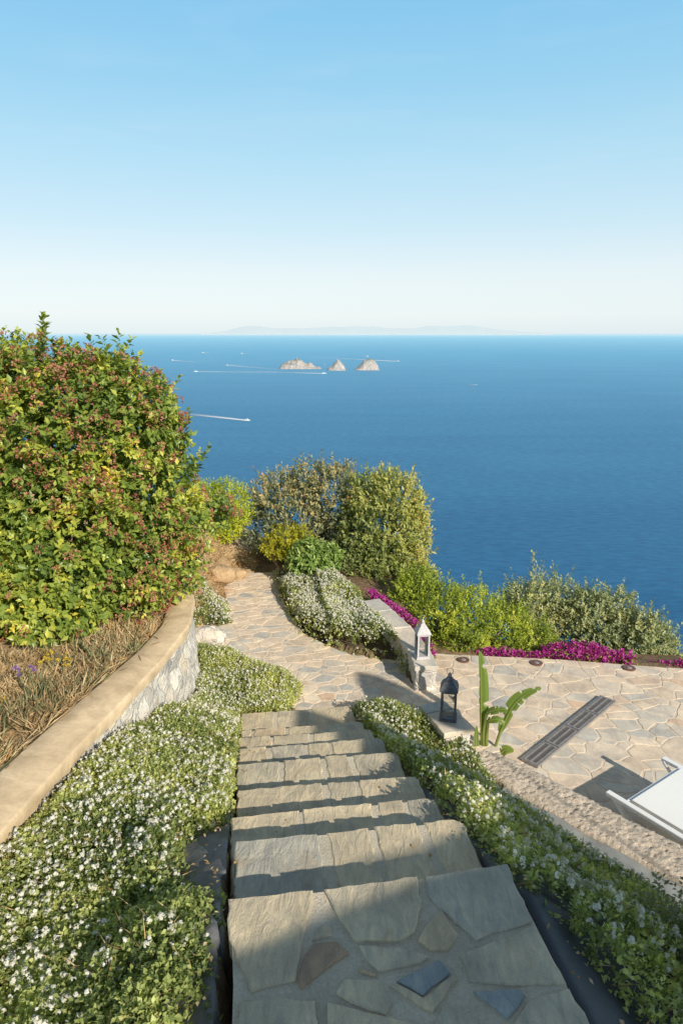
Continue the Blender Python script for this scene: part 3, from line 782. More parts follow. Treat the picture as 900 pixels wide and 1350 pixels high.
# ------------------------------------------------------------------ ground cover with white flowers
def bed(name, poly, dens, hgt, L, W, nfl, seed, label, fl_r=.016, mound=1.7, edge=.16, flat=None, thin=None, dark=0):
    rng = np.random.default_rng(seed)
    pp = A8(poly)
    lo = pp.min(0) - .12; hi = pp.max(0) + .12
    def samp(n, ext):
        XY = rng.uniform(lo, hi, (int(n * 2.4), 2))
        dd = pdist(XY, poly); i = inside(XY, poly)
        dd = np.where(i, dd, -dd)
        k = dd > -ext * rng.random(len(XY)) ** 2
        XY = XY[k]; dd = dd[k]
        return XY, dd
    def H(XY, dd):
        e = np.clip((dd + .07) / edge, 0, 1); e = e * (2 - e)
        return hgt * e * (.45 + .9 * fbm(XY, mound * 1.6, seed, 3))
    n = int(abs(area(poly)) * dens)
    # leaves sit on sprigs
    XY, dd = samp(n / 6, .10)
    if thin is not None:
        k = thin(XY, rng); XY = XY[k]; dd = dd[k]
    gap = fbm(XY, 7, seed + 4, 2)
    k = (gap > .31) | (rng.random(len(XY)) < .38)
    XY = XY[k]; dd = dd[k]
    h = H(XY, dd)
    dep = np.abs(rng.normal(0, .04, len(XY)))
    z = G(XY) + np.maximum(h - dep, .01)
    C = np.c_[XY, z]
    ax = rng.normal(0, .55, C.shape) + A8((0, 0, .8)); ax /= np.linalg.norm(ax, axis=1, keepdims=True)
    lpt = 6
    ti = np.repeat(np.arange(len(C)), lpt); t = np.tile(np.linspace(0, 1, lpt), len(C)); m = len(ti)
    pr = np.cross(ax[ti], rdir(m, rng)); pr /= np.maximum(np.linalg.norm(pr, axis=1, keepdims=True), 1e-6)
    pos = C[ti] + ax[ti] * (.05 * (t - .6))[:, None]
    sz = rng.uniform(.6, 1.25, m)
    V, F = leaf_arrays(pos, ax[ti] * .35 + pr, ax[ti] + rng.normal(0, .4, (m, 3)), L * sz, W * sz, .3)
    cl = fbm(C, 2.2, seed + 2)[ti]
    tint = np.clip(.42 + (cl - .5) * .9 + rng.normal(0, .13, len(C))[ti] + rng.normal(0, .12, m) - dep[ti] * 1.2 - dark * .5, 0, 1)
    parts = [(V, F, 0, np.repeat(tint, 2))]
    ns = int(len(C) * .10); pk = rng.choice(len(C), ns)
    sd = rng.normal(0, .8, (ns, 3)); sd[:, 2] = np.abs(rng.normal(.35, .35, ns))
    Vs, Fs = leaf_arrays(C[pk] - A8((0, 0, .02)), sd, rdir(ns, rng), rng.uniform(.03, .11, ns), np.full(ns, .0013), .1)
    ts = np.repeat(np.clip(rng.normal(.35, .25, ns), 0, 1), 2)
    allF = np.vstack([F, Fs + len(V)])
    o = link(name, mesh_np(name, np.vstack([V, Vs]), [allF], [M['lant_leaf'], M['straw']], np.r_[np.zeros(len(F), int), np.ones(len(Fs), int)], np.r_[np.repeat(tint, 2), ts]))
    tag(o, label, 'ground cover', kind='stuff')
    # flower heads: little domes of florets
    XY, dd = samp(nfl * 2.2, .05)
    if thin is not None:
        k = thin(XY, rng); XY = XY[k]; dd = dd[k]
    w = fbm(XY, 2.6, seed + 6, 3)
    dens_k = w > .16 + .34 * rng.random(len(w)) + np.interp(XY[:, 1], [1.2, 2.3, 3.2], [.05, .04, 0])
    XY = XY[dens_k][:nfl]; dd = dd[dens_k][:nfl]
    z = G(XY) + H(XY, dd) + rng.uniform(-.02, .035, len(XY))
    FC = np.c_[XY, z]
    k = 11
    ci = np.repeat(np.arange(len(FC)), k)
    axf = rng.normal(0, .4, FC.shape) + A8((.15, -.2, .9)); axf /= np.linalg.norm(axf, axis=1, keepdims=True)
    dirs = rdir(len(ci), rng) * 1.0 + axf[ci] * .8; dirs /= np.linalg.norm(dirs, axis=1, keepdims=True)
    rr = fl_r * rng.uniform(.55, 1.25, len(FC))
    c0 = FC[ci] + dirs * (rr[ci] * rng.uniform(.45, 1.15, len(ci)))[:, None]
    # a floret: a small square of petals facing outwards
    tn = np.cross(dirs, rdir(len(ci), rng)); tn /= np.maximum(np.linalg.norm(tn, axis=1, keepdims=True), 1e-6)
    bn = np.cross(dirs, tn)
    q = (rr[ci] * .46 * rng.uniform(.7, 1.2, len(ci)))[:, None]
    Vf = np.stack([c0 + tn * q, c0 + bn * q, c0 - tn * q, c0 - bn * q], 1).reshape(-1, 3)
    i4 = np.arange(len(ci)) * 4
    Ff = np.stack([i4, i4 + 1, i4 + 2, i4 + 3], 1)
    tf = np.clip(.6 + rng.normal(0, .22, len(FC))[ci] + rng.normal(0, .1, len(ci)), 0, 1)
    of = link('white_flowers', mesh_np('white_flowers', Vf, [Ff], [M['petal']], None, tf), o)
    tag(of, kind='stuff')
    return o

bed('lantana_ground_cover', left_bed, 34000, .19, .019, .0062, 4100, 51, 'thick carpet of white flowering lantana between the left wall and the stairs', .0116)
def thin_r(XY, rng):     # the bed thins out towards the near corner
    return rng.random(len(XY)) < np.interp(XY[:, 1], [1.3, 2.2, 2.9], [.75, .8, 1])
bed('lantana_ground_cover', right_bed, 26000, .22, .021, .0066, 1900, 52, 'strip of white flowering lantana between the stairs and the rough mortar wall', .0125, thin=thin_r, dark=.06)
bed('lantana_ground_cover', far_left_bed, 15000, .14, .028, .009, 420, 53, 'small patch of white flowering lantana left of the far path', .013)
bed('lantana_ground_cover', far_right_bed, 15000, .26, .028, .009, 3500, 54, 'white flowering lantana bed right of the far path beside the low wall', .0125)

# straggly dry shrub in the shaded lower right corner
shrub('straggly_shrub', [(1.25, 2.0, -.42, .22), (1.45, 1.8, -.45, .24), (1.1, 1.75, -.42, .16), (1.5, 2.15, -.5, .2)], 520, 7, .026, .008, M['weed'], 61, (1.35, 1.9, -.75),
      'straggly half dry shrub with small leaves in the shade near the top of the stairs', twl=.09, up=.6, holes=.3)

# magenta flowers
def magenta(name, line, width, hgt, n, seed, label):
    rng = np.random.default_rng(seed)
    L = A8(line, float); seg = np.linalg.norm(np.diff(L[:, :2], axis=0), axis=1); cum = np.r_[0, np.cumsum(seg)]
    u = rng.uniform(0, cum[-1], n)
    x = np.interp(u, cum, L[:, 0]); y = np.interp(u, cum, L[:, 1]); z = np.interp(u, cum, L[:, 2])
    lump = .3 + 1.1 * fbm(np.c_[u, u * 0], 3.1, seed)
    ph = rng.uniform(0, 2 * math.pi, n); r = np.sqrt(rng.random(n))
    x = x + np.cos(ph) * r * width * lump; y = y + np.sin(ph) * r * width * lump
    zz = z + hgt * lump * np.sqrt(np.clip(1 - r * r, 0, 1)) * rng.uniform(.55, 1.05, n)
    C = np.c_[x, y, zz]
    k = 6; ci = np.repeat(np.arange(n), k)
    D = rdir(n * k, rng) + A8((.1, -.2, .4))
    c = C[ci] + rng.normal(0, .012, (n * k, 3))
    V, F = leaf_arrays(c, D, rdir(n * k, rng), np.full(n * k, .028) * rng.uniform(.7, 1.2, n * k), np.full(n * k, .011), .2)
    t = np.clip(.5 + rng.normal(0, .2, n)[ci] + rng.normal(0, .15, n * k), 0, 1)
    base = tuple(L[len(L) // 2])
    root = empty(name, base); tag(root, label, 'flowering plant')
    link('blossoms', mesh_np('blossoms', V - A8(base), [F], [M['magenta']], None, np.repeat(t, 2)), root)
    m = n // 2
    c2 = C[:m] - A8((0, 0, .03)) + rng.normal(0, .02, (m, 3)); ci = np.repeat(np.arange(m), 6)
    V, F = leaf_arrays(c2[ci] + rng.normal(0, .015, (m * 6, 3)), rdir(m * 6, rng), A8((0, 0, 1.)) + rng.normal(0, .4, (m * 6, 3)), np.full(m * 6, .03), np.full(m * 6, .009))
    link('foliage', mesh_np('foliage', V - A8(base), [F], [M['hedge_leaf']], None, np.repeat(rng.uniform(.1, .7, m * 6), 2)), root)
magenta('magenta_bougainvillea', [(.36, 7.72, -1.34), (.58, 7.30, -1.34), (.80, 6.82, -1.36), (.93, 6.45, -1.52)], .085, .12, 620, 71, 'narrow band of magenta blossoms behind the low wall with the white lantern')
magenta('magenta_bougainvillea', [(1.62, 7.18, -1.85), (2.1, 7.12, -1.85), (2.4, 7.1, -1.82)], .09, .10, 240, 72, 'small sparse magenta blossoms at the foot of the hedge')
magenta('magenta_bougainvillea', [(2.35, 7.15, -1.84), (2.8, 7.08, -1.83), (3.2, 6.98, -1.85)], .14, .17, 620, 73, 'thick magenta blossoms on the terrace edge below the grey green shrubs')
magenta('magenta_bougainvillea', [(3.5, 6.98, -1.9), (3.75, 6.9, -1.86), (4.0, 6.85, -1.86)], .10, .12, 180, 74, 'small magenta blossoms at the right edge of the picture')

# ------------------------------------------------------------------ dry grass on the plateau
def drygrass():
    rng = np.random.default_rng(81)
    poly = [(p[0] - .02, p[1]) for p in cap_in[2:9]] + [(-2.2, 6.0), (-3.6, 5.6), (-3.6, 3.0)]
    pp = A8(poly)
    n = 42000
    XY = rng.uniform(pp.min(0), pp.max(0), (n * 3, 2)); XY = XY[inside(XY, poly)][:n]
    dens = fbm(XY, 2.5, 5) > .34 + .2 * rng.random(len(XY)); XY = XY[dens]
    C = np.c_[XY, G(XY) + rng.uniform(-.01, .03, len(XY))]
    D = rng.normal(0, .9, C.shape); D[:, 2] = np.abs(rng.normal(.2, .5, len(C)))
    L = rng.uniform(.03, .17, len(C)); W = np.full(len(C), .0022)
    V, F = leaf_arrays(C, D, rdir(len(C), rng), L, W, .1)
    t = np.clip(.5 + rng.normal(0, .18, len(C)) + (fbm(XY, 3, 8) - .5) * .9, 0, 1)
    o = link('dry_grass', mesh_np('dry_grass', V, [F], [M['straw']], None, np.repeat(t, 2)))
    tag(o, 'matted straw coloured dry grass on the soil behind the left wall', 'grass', kind='stuff')
    poly = [(-2.3, 6.7), (-1.75, 6.6), (-1.72, 7.3), (-1.42, 7.85), (-1.58, 8.5), (-1.68, 9.1), (-1.2, 9.3), (-1.2, 9.9), (-2.6, 9.9)]
    XY = rng.uniform((-2.6, 6.6), (-1.2, 9.9), (9000, 2)); XY = XY[inside(XY, poly)]
    XY = XY[fbm(XY, 3.5, 6) > .38 + .15 * rng.random(len(XY))]
    C = np.c_[XY, G(XY) + .02]
    D = rng.normal(0, .9, C.shape); D[:, 2] = np.abs(rng.normal(.3, .5, len(C)))
    V, F = leaf_arrays(C, D, rdir(len(C), rng), rng.uniform(.04, .16, len(C)), np.full(len(C), .004), .1)
    o = link('dry_grass', mesh_np('dry_grass', V, [F], [M['straw']], None, np.repeat(np.clip(rng.normal(.5, .25, len(C)), 0, 1), 2)))
    tag(o, 'sparse dry grass on the bare bank left of the far path', 'grass', kind='stuff')
    # grey green weeds along the wall and below the shrub
    k = 80
    XY = np.c_[rng.uniform(-2.15, -1.7, k), rng.uniform(2.9, 5.1, k)]
    XY[:, 0] = np.interp(XY[:, 1], [p[1] for p in cap_in], [p[0] for p in cap_in]) - .04 - np.abs(rng.normal(0, .22, k))
    m = k * 9; ci = np.repeat(np.arange(k), 9)
    C = np.c_[XY, G(XY)]
    D = rng.normal(0, .75, (m, 3)); D[:, 2] = 1
    V, F = leaf_arrays(C[ci] + rng.normal(0, .012, (m, 3)), D, rdir(m, rng), rng.uniform(.04, .22, m), np.full(m, .0035), .1)
    o = link('wild_oat_grass', mesh_np('wild_oat_grass', V, [F], [M['weed']], None, np.repeat(np.clip(rng.normal(.6, .25, m), 0, 1), 2)))
    tag(o, 'grey green wild grass growing along the inner edge of the left wall', 'grass', kind='stuff')
drygrass()
def wildflower(loc, col, seed, label, n=7, h=.2):
    rng = np.random.default_rng(seed)
    root = empty('wild_flower', loc); tag(root, label, 'wild flower')
    sb = MB(); heads = []
    for k in range(n):
        a = rng.uniform(0, 6.28); r = rng.uniform(.02, .12)
        p = (math.cos(a) * r, math.sin(a) * r, h * rng.uniform(.6, 1.1))
        sb.tube([(p[0] * .2, p[1] * .2, -.02), (p[0] * .6, p[1] * .6, p[2] * .6), p], [.003, .0025, .0015], 4); heads.append(p)
    sb.build('stems', M['weed_stem'], root)
    H = A8(heads); ci = np.repeat(np.arange(n), 10)
    V, F = leaf_arrays(H[ci], rdir(n * 10, rng) + A8((0, 0, .5)), rdir(n * 10, rng), np.full(n * 10, .022), np.full(n * 10, .008))
    link('blossoms', mesh_np('blossoms', V, [F], [col], None, np.repeat(rng.uniform(.2, .9, n * 10), 2)), root)
M['weed_stem'] = plain('weed_stem', (.2, .22, .1), .7)
M['purple'] = leafmat('purple_petal', [(0, (.16, .07, .28)), (1, (.36, .22, .50))], .2, .6)
M['yellow'] = leafmat('yellow_petal', [(0, (.5, .34, .02)), (1, (.66, .52, .06))], .2, .6)
wildflower((-2.02, 3.95, -.52), M['purple'], 3, 'few purple wild flowers on thin stems in the dry grass', 5, .2)
wildflower((-1.98, 4.35, -.57), M['yellow'], 4, 'patch of yellow wild flowers in the dry grass behind the wall', 12, .12)
wildflower((-2.15, 3.75, -.52), M['yellow'], 5, 'orange yellow wild flowers at the left edge of the picture', 8, .14)

# ------------------------------------------------------------------ left retaining wall
def left_wall():
    def dens(L, n):
        A = A8(L); u = np.linspace(0, 1, len(A)); uu = np.linspace(0, 1, n)
        # smooth interpolation
        out = np.stack([np.interp(uu, u, A[:, c]) for c in range(3)], 1)
        k = np.array([1, 2, 3, 2, 1]) / 9
        for c in range(3):
            p = np.r_[np.full(2, out[0, c]), out[:, c], np.full(2, out[-1, c])]
            out[:, c] = np.convolve(p, k, 'valid')
        return out
    n = 130
    O = dens(cap_out, n); I = dens(cap_in, n)
    root = empty('retaining_wall', (-1.5, 3.5, -.6)); tag(root, 'curving white rubble wall with a smooth ochre plaster coping on the left', 'wall')
    off = A8((-1.5, 3.5, -.6))
    # coping: cross section outer-bottom, outer-top(rounded), inner-top, inner-bottom
    ring = []
    for i in range(n):
        o, q = O[i], I[i]; w = q - o
        wob = (vnoise(A8([[i * .22, 0, 0]]), 1, 2)[0] - .5) * .012
        sec = [o + w * .03 + A8((0, 0, -.085 + wob * 3)), o + A8((0, 0, -.05 + wob)), o + w * .0 + A8((0, 0, -.012)), o + w * .015 + A8((0, 0, -.003)), o + w * .05 + A8((0, 0, 0)), o + w * .5 + A8((0, 0, .003)), o + w * .9 + A8((0, 0, wob)), o + w * .98 + A8((0, 0, -.012)), o + w + A8((0, 0, -.1))]
        ring.append(sec)
    k = len(ring[0])
    V = A8(ring).reshape(-1, 3)
    F = A8([[i * k + j, i * k + j + 1, (i + 1) * k + j + 1, (i + 1) * k + j] for i in range(n - 1) for j in range(k - 1)])
    link('coping', mesh_np('coping', V - off, [F], [M['cap_plaster']], smooth=True), root)
    # rubble body with bulging stones
    nz = 26; nn = 260
    O2 = dens(cap_out, nn); I2 = dens(cap_in, nn)
    rows = []
    for j in range(nz):
        f = j / (nz - 1)
        base = O2.copy(); w = I2 - O2
        zb = np.minimum(G(O2[:, :2] + A8((.12, 0))), -1.0) - .15
        zt = O2[:, 2] - .06
        base[:, 2] = zt + (zb - zt) * f
        base[:, :2] += (w[:, :2]) * (.10 - .10 * f)
        nr = -w[:, :2] / np.linalg.norm(w[:, :2], axis=1, keepdims=True)
        bul = fbm(base * A8((1, 1, 1.3)), 7, 4, 3) - .5
        base[:, :2] += nr * (bul * .07)[:, None]
        rows.append(base)
    Vb = np.vstack(rows)
    Fb = A8([[j * nn + i, (j + 1) * nn + i, (j + 1) * nn + i + 1, j * nn + i + 1] for j in range(nz - 1) for i in range(nn - 1)])
    link('rubble_face', mesh_np('rubble_face', Vb - off, [Fb], [M['rubble']], smooth=True), root)
    # twigs lying on the coping are separate scraps of wood
    for (x, y, z, a, L) in [(-1.44, 4.83, -.578, .9, .12), (-1.47, 4.55, -.555, 2.0, .1), (-1.53, 3.75, -.49, .5, .05), (-1.46, 4.95, -.58, 2.4, .07), (-1.55, 4.62, -.55, 1.2, .05)]:
        t = MB(); t.tube([(x - math.cos(a) * L / 2, y - math.sin(a) * L / 2, z + .008), (x, y, z + .014), (x + math.cos(a) * L / 2, y + math.sin(a) * L / 2, z + .008)], [.004, .004, .002], 5)
        o = t.build('twig', M['bark']); tag(o, 'small dry twig lying on the ochre wall coping', 'twig', 'twigs on the ochre coping')
left_wall()
def rock(name, c, r, seed, mat, label, cat='rock', sq=(1, 1, .8), group=None):
    n, m = 22, 14
    th = np.linspace(0, 2 * math.pi, n, endpoint=False); ph = np.linspace(.02, math.pi - .02, m)
    T, Pp = np.meshgrid(th, ph)
    d = np.stack([np.sin(Pp) * np.cos(T), np.sin(Pp) * np.sin(T), np.cos(Pp)], -1).reshape(-1, 3)
    k = fbm(d * 1.3 + seed, 1.6, seed, 4)
    q = np.sign(d) * np.abs(d) ** .75
    V = q * (r * (.65 + .7 * k))[:, None] * A8(sq)
    F = A8([[i * n + j, (i + 1) * n + j, (i + 1) * n + (j + 1) % n, i * n + (j + 1) % n] for i in range(m - 1) for j in range(n)])
    o = link(name, mesh_np(name, V, [F], [mat], tint=np.full(len(F), .5), smooth=False)); o.location = c
    tag(o, label, cat, group)
    return o
rock('rock', (-1.42, 6.75, -1.40), .16, 3, M['rubble'], 'pale cream boulder at the far foot of the left wall', sq=(1.1, .7, .6))
rock('rock', (-1.55, 8.35, -1.28), .15, 8, M['dry_soil'], 'tan lump of rock on the bank beside the far path', sq=(1.2, .8, .8))
rock('rock', (-1.42, 8.75, -1.42), .10, 9, M['dry_soil'], 'small tan stone at the far left corner of the path', sq=(1.2, .8, .8))

# ------------------------------------------------------------------ stub walls with lanterns
def low_wall(name, line, w, zt, zb, label, seed):
    """line from the free end backwards; w = width"""
    random.seed(seed)
    root = empty(name, (line[0][0], line[0][1], zb)); tag(root, label, 'wall')
    ox, oy = line[0]
    L = [A8(p) for p in line]; Ls, Rs = [], []
    for i, p in enumerate(L):
        d = L[min(i + 1, len(L) - 1)] - L[max(i - 1, 0)]; d = d / np.linalg.norm(d); nn = A8((-d[1], d[0]))
        Ls.append(p + nn * w / 2); Rs.append(p - nn * w / 2)
    # body, slightly rough
    mb = MB(); pts = []
    ring = Ls + Rs[::-1]
    ring = [tuple(p) for p in ring]
    ring = inset(ring, .015) if area(ring) > 0 else inset(ring[::-1], .015)
    ring = rough_edge(ring, .05, .012)
    nz = 5
    rows = []
    for j in range(nz):
        z = zb - .1 + (zt - .035 - zb + .1) * j / (nz - 1)
        rows.append([(x + random.uniform(-.012, .012) - ox, y + random.uniform(-.012, .012) - oy, z - zb) for x, y in ring])
    n = len(ring)
    mb.add([v for r_ in rows for v in r_], [[j * n + i, j * n + (i + 1) % n, (j + 1) * n + (i + 1) % n, (j + 1) * n + i] for j in range(nz - 1) for i in range(n)], 0)
    mb.build('rubble_body', M['rubble'], root, True)
    # cap flags
    cb = MB()
    for i in range(len(L) - 1):
        segs = max(1, int(np.linalg.norm(L[i + 1] - L[i]) / .3))
        for q in range(segs):
            a0, a1 = q / segs, (q + 1) / segs
            l0 = Ls[i] * (1 - a0) + Ls[i + 1] * a0; l1 = Ls[i] * (1 - a1) + Ls[i + 1] * a1
            r0 = Rs[i] * (1 - a0) + Rs[i + 1] * a0; r1 = Rs[i] * (1 - a1) + Rs[i + 1] * a1
            g = (l1 - l0); g = g / np.linalg.norm(g) * .008
            pl = [tuple(l0 + g), tuple(r0 + g), tuple(r1 - g), tuple(l1 - g)]
            pl = [(x - ox, y - oy) for x, y in pl]
            slab(cb, rough_edge(pl, .05, .007), zt - .038 - zb, zt - zb + random.uniform(-.003, .003), .006, 0, random.choice([.1, .2, .35, .55]), .01)
        m0 = [tuple(p - A8((ox, oy))) for p in (Ls[i], Rs[i], Rs[i + 1], Ls[i + 1])]
        m0 = inset(m0, .02)
        cb.hexa([(p[0], p[1], zt - .045 - zb) for p in m0], [(p[0], p[1], zt - .008 - zb) for p in m0], 1)
    cb.build('cap_stones', [M['pave_stone'], M['pave_mortar']], root)
    return root
ZCAP = -1.23
low_wall('low_wall', [(.785, 5.73), (.75, 6.1), (.63, 6.6), (.47, 7.05), (.34, 7.38)], .215, ZCAP, ZPATH - .1, 'low white rubble wall with grey cap stones carrying the pale lantern', 5)
low_wall('low_wall', [(.90, 4.63), (.80, 4.94), (.74, 5.08)], .24, ZCAP + .02, ZPATH - .25, 'short rubble wall end with grey cap half buried in flowers under the dark lantern', 6)

def lantern(name, loc, rz, h, mat, label, candle=True):
    root = empty(name, loc, rz); tag(root, label, 'lantern')
    w = h * .285; b = MB()
    b.box((0, 0, h * .02), (w * 1.1, w * 1.1, h * .04)); b.box((0, 0, h * .05), (w * 1.0, w * 1.0, h * .02))
    b.build('base', mat, root, bevel=.002)
    for sx in (-1, 1):
        for sy in (-1, 1):
            p = MB(); p.box((sx * w * .43, sy * w * .43, h * .33), (w * .13, w * .13, h * .54)); p.build('post', mat, root, bevel=.0015)
    r = MB()
    r.box((0, 0, h * .582), (w * 1.0, w * 1.0, h * .04)); r.box((0, 0, h * .612), (w * 1.16, w * 1.16, h * .02))
    q = w * .76
    r.lathe((0, 0, h * .622), [(q * 1.05, 0), (q * .93, h * .05), (q * .72, h * .105), (q * .50, h * .14), (q * .44, h * .155)], 4, rz=math.pi / 4)
    r.lathe((0, 0, h * .777), [(q * .38, 0), (q * .38, h * .03), (q * .26, h * .045), (q * .20, h * .06)], 4, rz=math.pi / 4)
    ro = r.build('roof', mat, root)
    f = MB()
    f.lathe((0, 0, h * .835), [(w * .14, 0), (w * .10, h * .015), (w * .14, h * .035), (w * .10, h * .06), (w * .05, h * .08), (w * .02, h * .10)], 10)
    f.build('finial', mat, root, True)
    hd = MB(); hd.tube([(math.cos(a) * w * .2, 0, h * .95 + math.sin(a) * w * .22) for a in np.linspace(0, 2 * math.pi, 17)], .0028, 5); hd.build('ring_handle', M['iron'], root, True)
    for k in range(4):
        a = k * math.pi / 2
        g = MB(); x, y = math.cos(a) * w * .43, math.sin(a) * w * .43
        g.box((x, y, h * .31), (.0025, w * .72, h * .49), a); g.build('glass_pane', M['glass'], root)
    return root
lantern('garden_lantern', (.762, 5.93, ZCAP + .003), rad(8), .415, M['whitewash'], 'pale whitewashed lantern standing in the sun on the low wall end')
lantern('garden_lantern', (.845, 4.83, ZCAP + .024), rad(-12), .43, M['dark_zinc'], 'dark grey weathered lantern standing in shade behind the white flowers')

# ------------------------------------------------------------------ rough mortar wall
def rough_wall():
    L = [(1.06, 4.62), (1.13, 4.52), (1.288, 4.33), (1.49, 4.105), (1.693, 3.88), (1.88, 3.68), (2.08, 3.48), (2.5, 3.08), (3.1, 2.55)]
    A = A8(L); cum = np.r_[0, np.cumsum(np.linalg.norm(np.diff(A, axis=0), axis=1))]
    n = int(cum[-1] / .011); u = np.linspace(0, cum[-1], n)
    c = np.stack([np.interp(u, cum, A[:, 0]), np.interp(u, cum, A[:, 1])], 1)
    d = np.gradient(c, axis=0); d /= np.linalg.norm(d, axis=1, keepdims=True)
    for _ in range(6): d = np.vstack([d[:1], (d[:-2] + d[1:-1] + d[2:]) / 3, d[-1:]]); 
    d /= np.linalg.norm(d, axis=1, keepdims=True)
    nr = np.c_[-d[:, 1], d[:, 0]]       # towards the terrace
    w = np.interp(u, [0, .08, .4, cum[-1]], [.06, .12, .16, .168])
    ts = np.linspace(-1, 1, 26); rows = []
    prof = list(zip(ts, np.zeros(26)))
    wall_l = [(-1, -.45), (-1, -.3), (-1, -.15), (-1, -.06)]; wall_r = [(1, -.06), (1, -.15), (1, -.25), (1, -.35), (1, -.5)]
    for (t, dz) in wall_l + prof + wall_r:
        p = c + nr * (w * t)[:, None]
        z = np.full(n, -1.37) + dz - .02 * (abs(t) ** 6) * (dz == 0)
        rows.append(np.c_[p, z])
    V = np.stack(rows, 1); k = V.shape[1]
    flat = V.reshape(-1, 3)
    dis = (fbm(flat, 12, 6, 2) - .5) * .014 + (fbm(flat, 75, 9, 3) - .5) * .026
    pit = np.clip(vnoise(flat, 62, 12) - .74, 0, 1) * -.08
    flat = flat + np.c_[np.repeat(nr, k, 0) * (dis * .7)[:, None], dis + pit]
    F = A8([[i * k + j, (i + 1) * k + j, (i + 1) * k + j + 1, i * k + j + 1] for i in range(n - 1) for j in range(k - 1)])
    off = A8((1.5, 4.1, -1.78))
    cap = A8([[0] + list(range(1, k))])
    me = mesh_np('rough_wall', flat - off, [F, cap], [M['rough_mortar']])
    o = link('rough_wall', me); o.location = tuple(off)
    tag(o, 'low wall of coarse lumpy unfinished mortar between the flower bed and the terrace', 'wall')
    rng = np.random.default_rng(5)
rough_wall()

# ------------------------------------------------------------------ weed membranes
def ribbon(name, a, b, nu, nv, mat, label, lift=.02, amp=.03, sc=6, seed=1, zf=None):
    A = A8(a, float); B = A8(b, float)
    def rs(X):
        c = np.r_[0, np.cumsum(np.linalg.norm(np.diff(X, axis=0), axis=1))]; u = np.linspace(0, c[-1], nu)
        return np.stack([np.interp(u, c, X[:, i]) for i in range(X.shape[1])], 1)
    A, B = rs(A), rs(B)
    V = np.stack([A + (B - A) * t for t in np.linspace(0, 1, nv)], 1).reshape(-1, A.shape[1])
    if V.shape[1] == 2: V = np.c_[V, G(V) + lift]
    q = V * A8((1, .45, 1))
    V[:, 2] += (np.abs(fbm(q, sc, seed, 3) - .5) * 2 - .25) * amp
    F = A8([[i * nv + j, (i + 1) * nv + j, (i + 1) * nv + j + 1, i * nv + j + 1] for i in range(nu - 1) for j in range(nv - 1)])
    o = link(name, mesh_np(name, V, [F], [mat], smooth=True)); tag(o, label, 'sheet')
    return o
ribbon('weed_membrane', [P(-1.8, -.34), P(-.6, -.385), P(0, -.475), P(.5, -.49), P(1.0, -.49), P(1.6, -.49), P(2.2, -.49)], [(-.75, .1), (-.66, 1.1), (-.70, 1.7), (-.95, 2.25), (-1.0, 2.7), (-.8, 3.2), (-.8, 4.0)], 120, 26, M['membrane'], 'crumpled black weed membrane along the left side of the stairs', .035, .075, 7, 2)
ribbon('weed_membrane', [P(-1.8, .42), P(-.5, .44), P(0, .44), P(.6, .45), P(1.2, .46)], [(1.9, -.1), (1.75, 1.2), (1.6, 1.8), (1.3, 2.4), (1.1, 2.9)], 90, 24, M['membrane_shaded'], 'smooth shaded weed membrane right of the top landing, shade put into its colour', .03, .03, 3, 3)
ribbon('weed_membrane', [(1.18, 4.26, -1.40), (1.36, 4.04, -1.395), (1.63, 3.74, -1.395), (1.95, 3.42, -1.395), (2.4, 3.0, -1.395)], [(1.02, 4.0, -1.40), (1.16, 3.60, -1.37), (1.36, 3.26, -1.35), (1.62, 2.98, -1.34), (2.1, 2.6, -1.32)], 90, 16, M['membrane_grey'], 'weathered grey weed membrane laid along the rough mortar wall', 0, .03, 4, 4)

# ------------------------------------------------------------------ fallen leaves and petals
def litter():
    rng = np.random.default_rng(99)
    P3 = []
    for _ in range(130):
        u, t = rng.uniform(-.7, 1.8), rng.choice([-1, 1])
        x, y = P(u, t * (.50 + abs(rng.normal(0, .07)))); P3.append((x, y, float(G(A8([[x, y]]))[0]) + .075))
    for poly, z, n in ((path_poly, ZPATH + .006, 170), (ter_poly, ZTER + .006, 110)):
        q = A8(poly); XY = rng.uniform(q.min(0), q.max(0), (n * 5, 2)); XY = XY[inside(XY, poly)]
        dd = pdist(XY, poly); XY = XY[dd < np.abs(rng.normal(0, .22, len(XY)))][:n]
        P3 += [(x, y, z) for x, y in XY]
    for k in range(1, 8):
        for _ in range(9):
            x, y = P(rng.uniform(EDGES[k - 1] + .02, EDGES[k] - .03), rng.choice([-1, 1]) * (.45 - abs(rng.normal(0, .14)))); P3.append((x, y, -RISE * k + .008))
    C = A8(P3); n = len(C)
    D = rng.normal(0, 1, (n, 3)); D[:, 2] *= .12
    N = rng.normal(0, .25, (n, 3)); N[:, 2] = 1
    V, F = leaf_arrays(C, D, N, rng.uniform(.010, .026, n), rng.uniform(.003, .007, n), .3)
    o = link('fallen_leaves', mesh_np('fallen_leaves', V, [F], [M['straw']], None, np.repeat(np.clip(rng.normal(.35, .3, n), 0, 1), 2)))
    tag(o, 'small dry fallen leaves scattered along the edges of the steps and paving', 'leaf litter', kind='stuff')
litter()

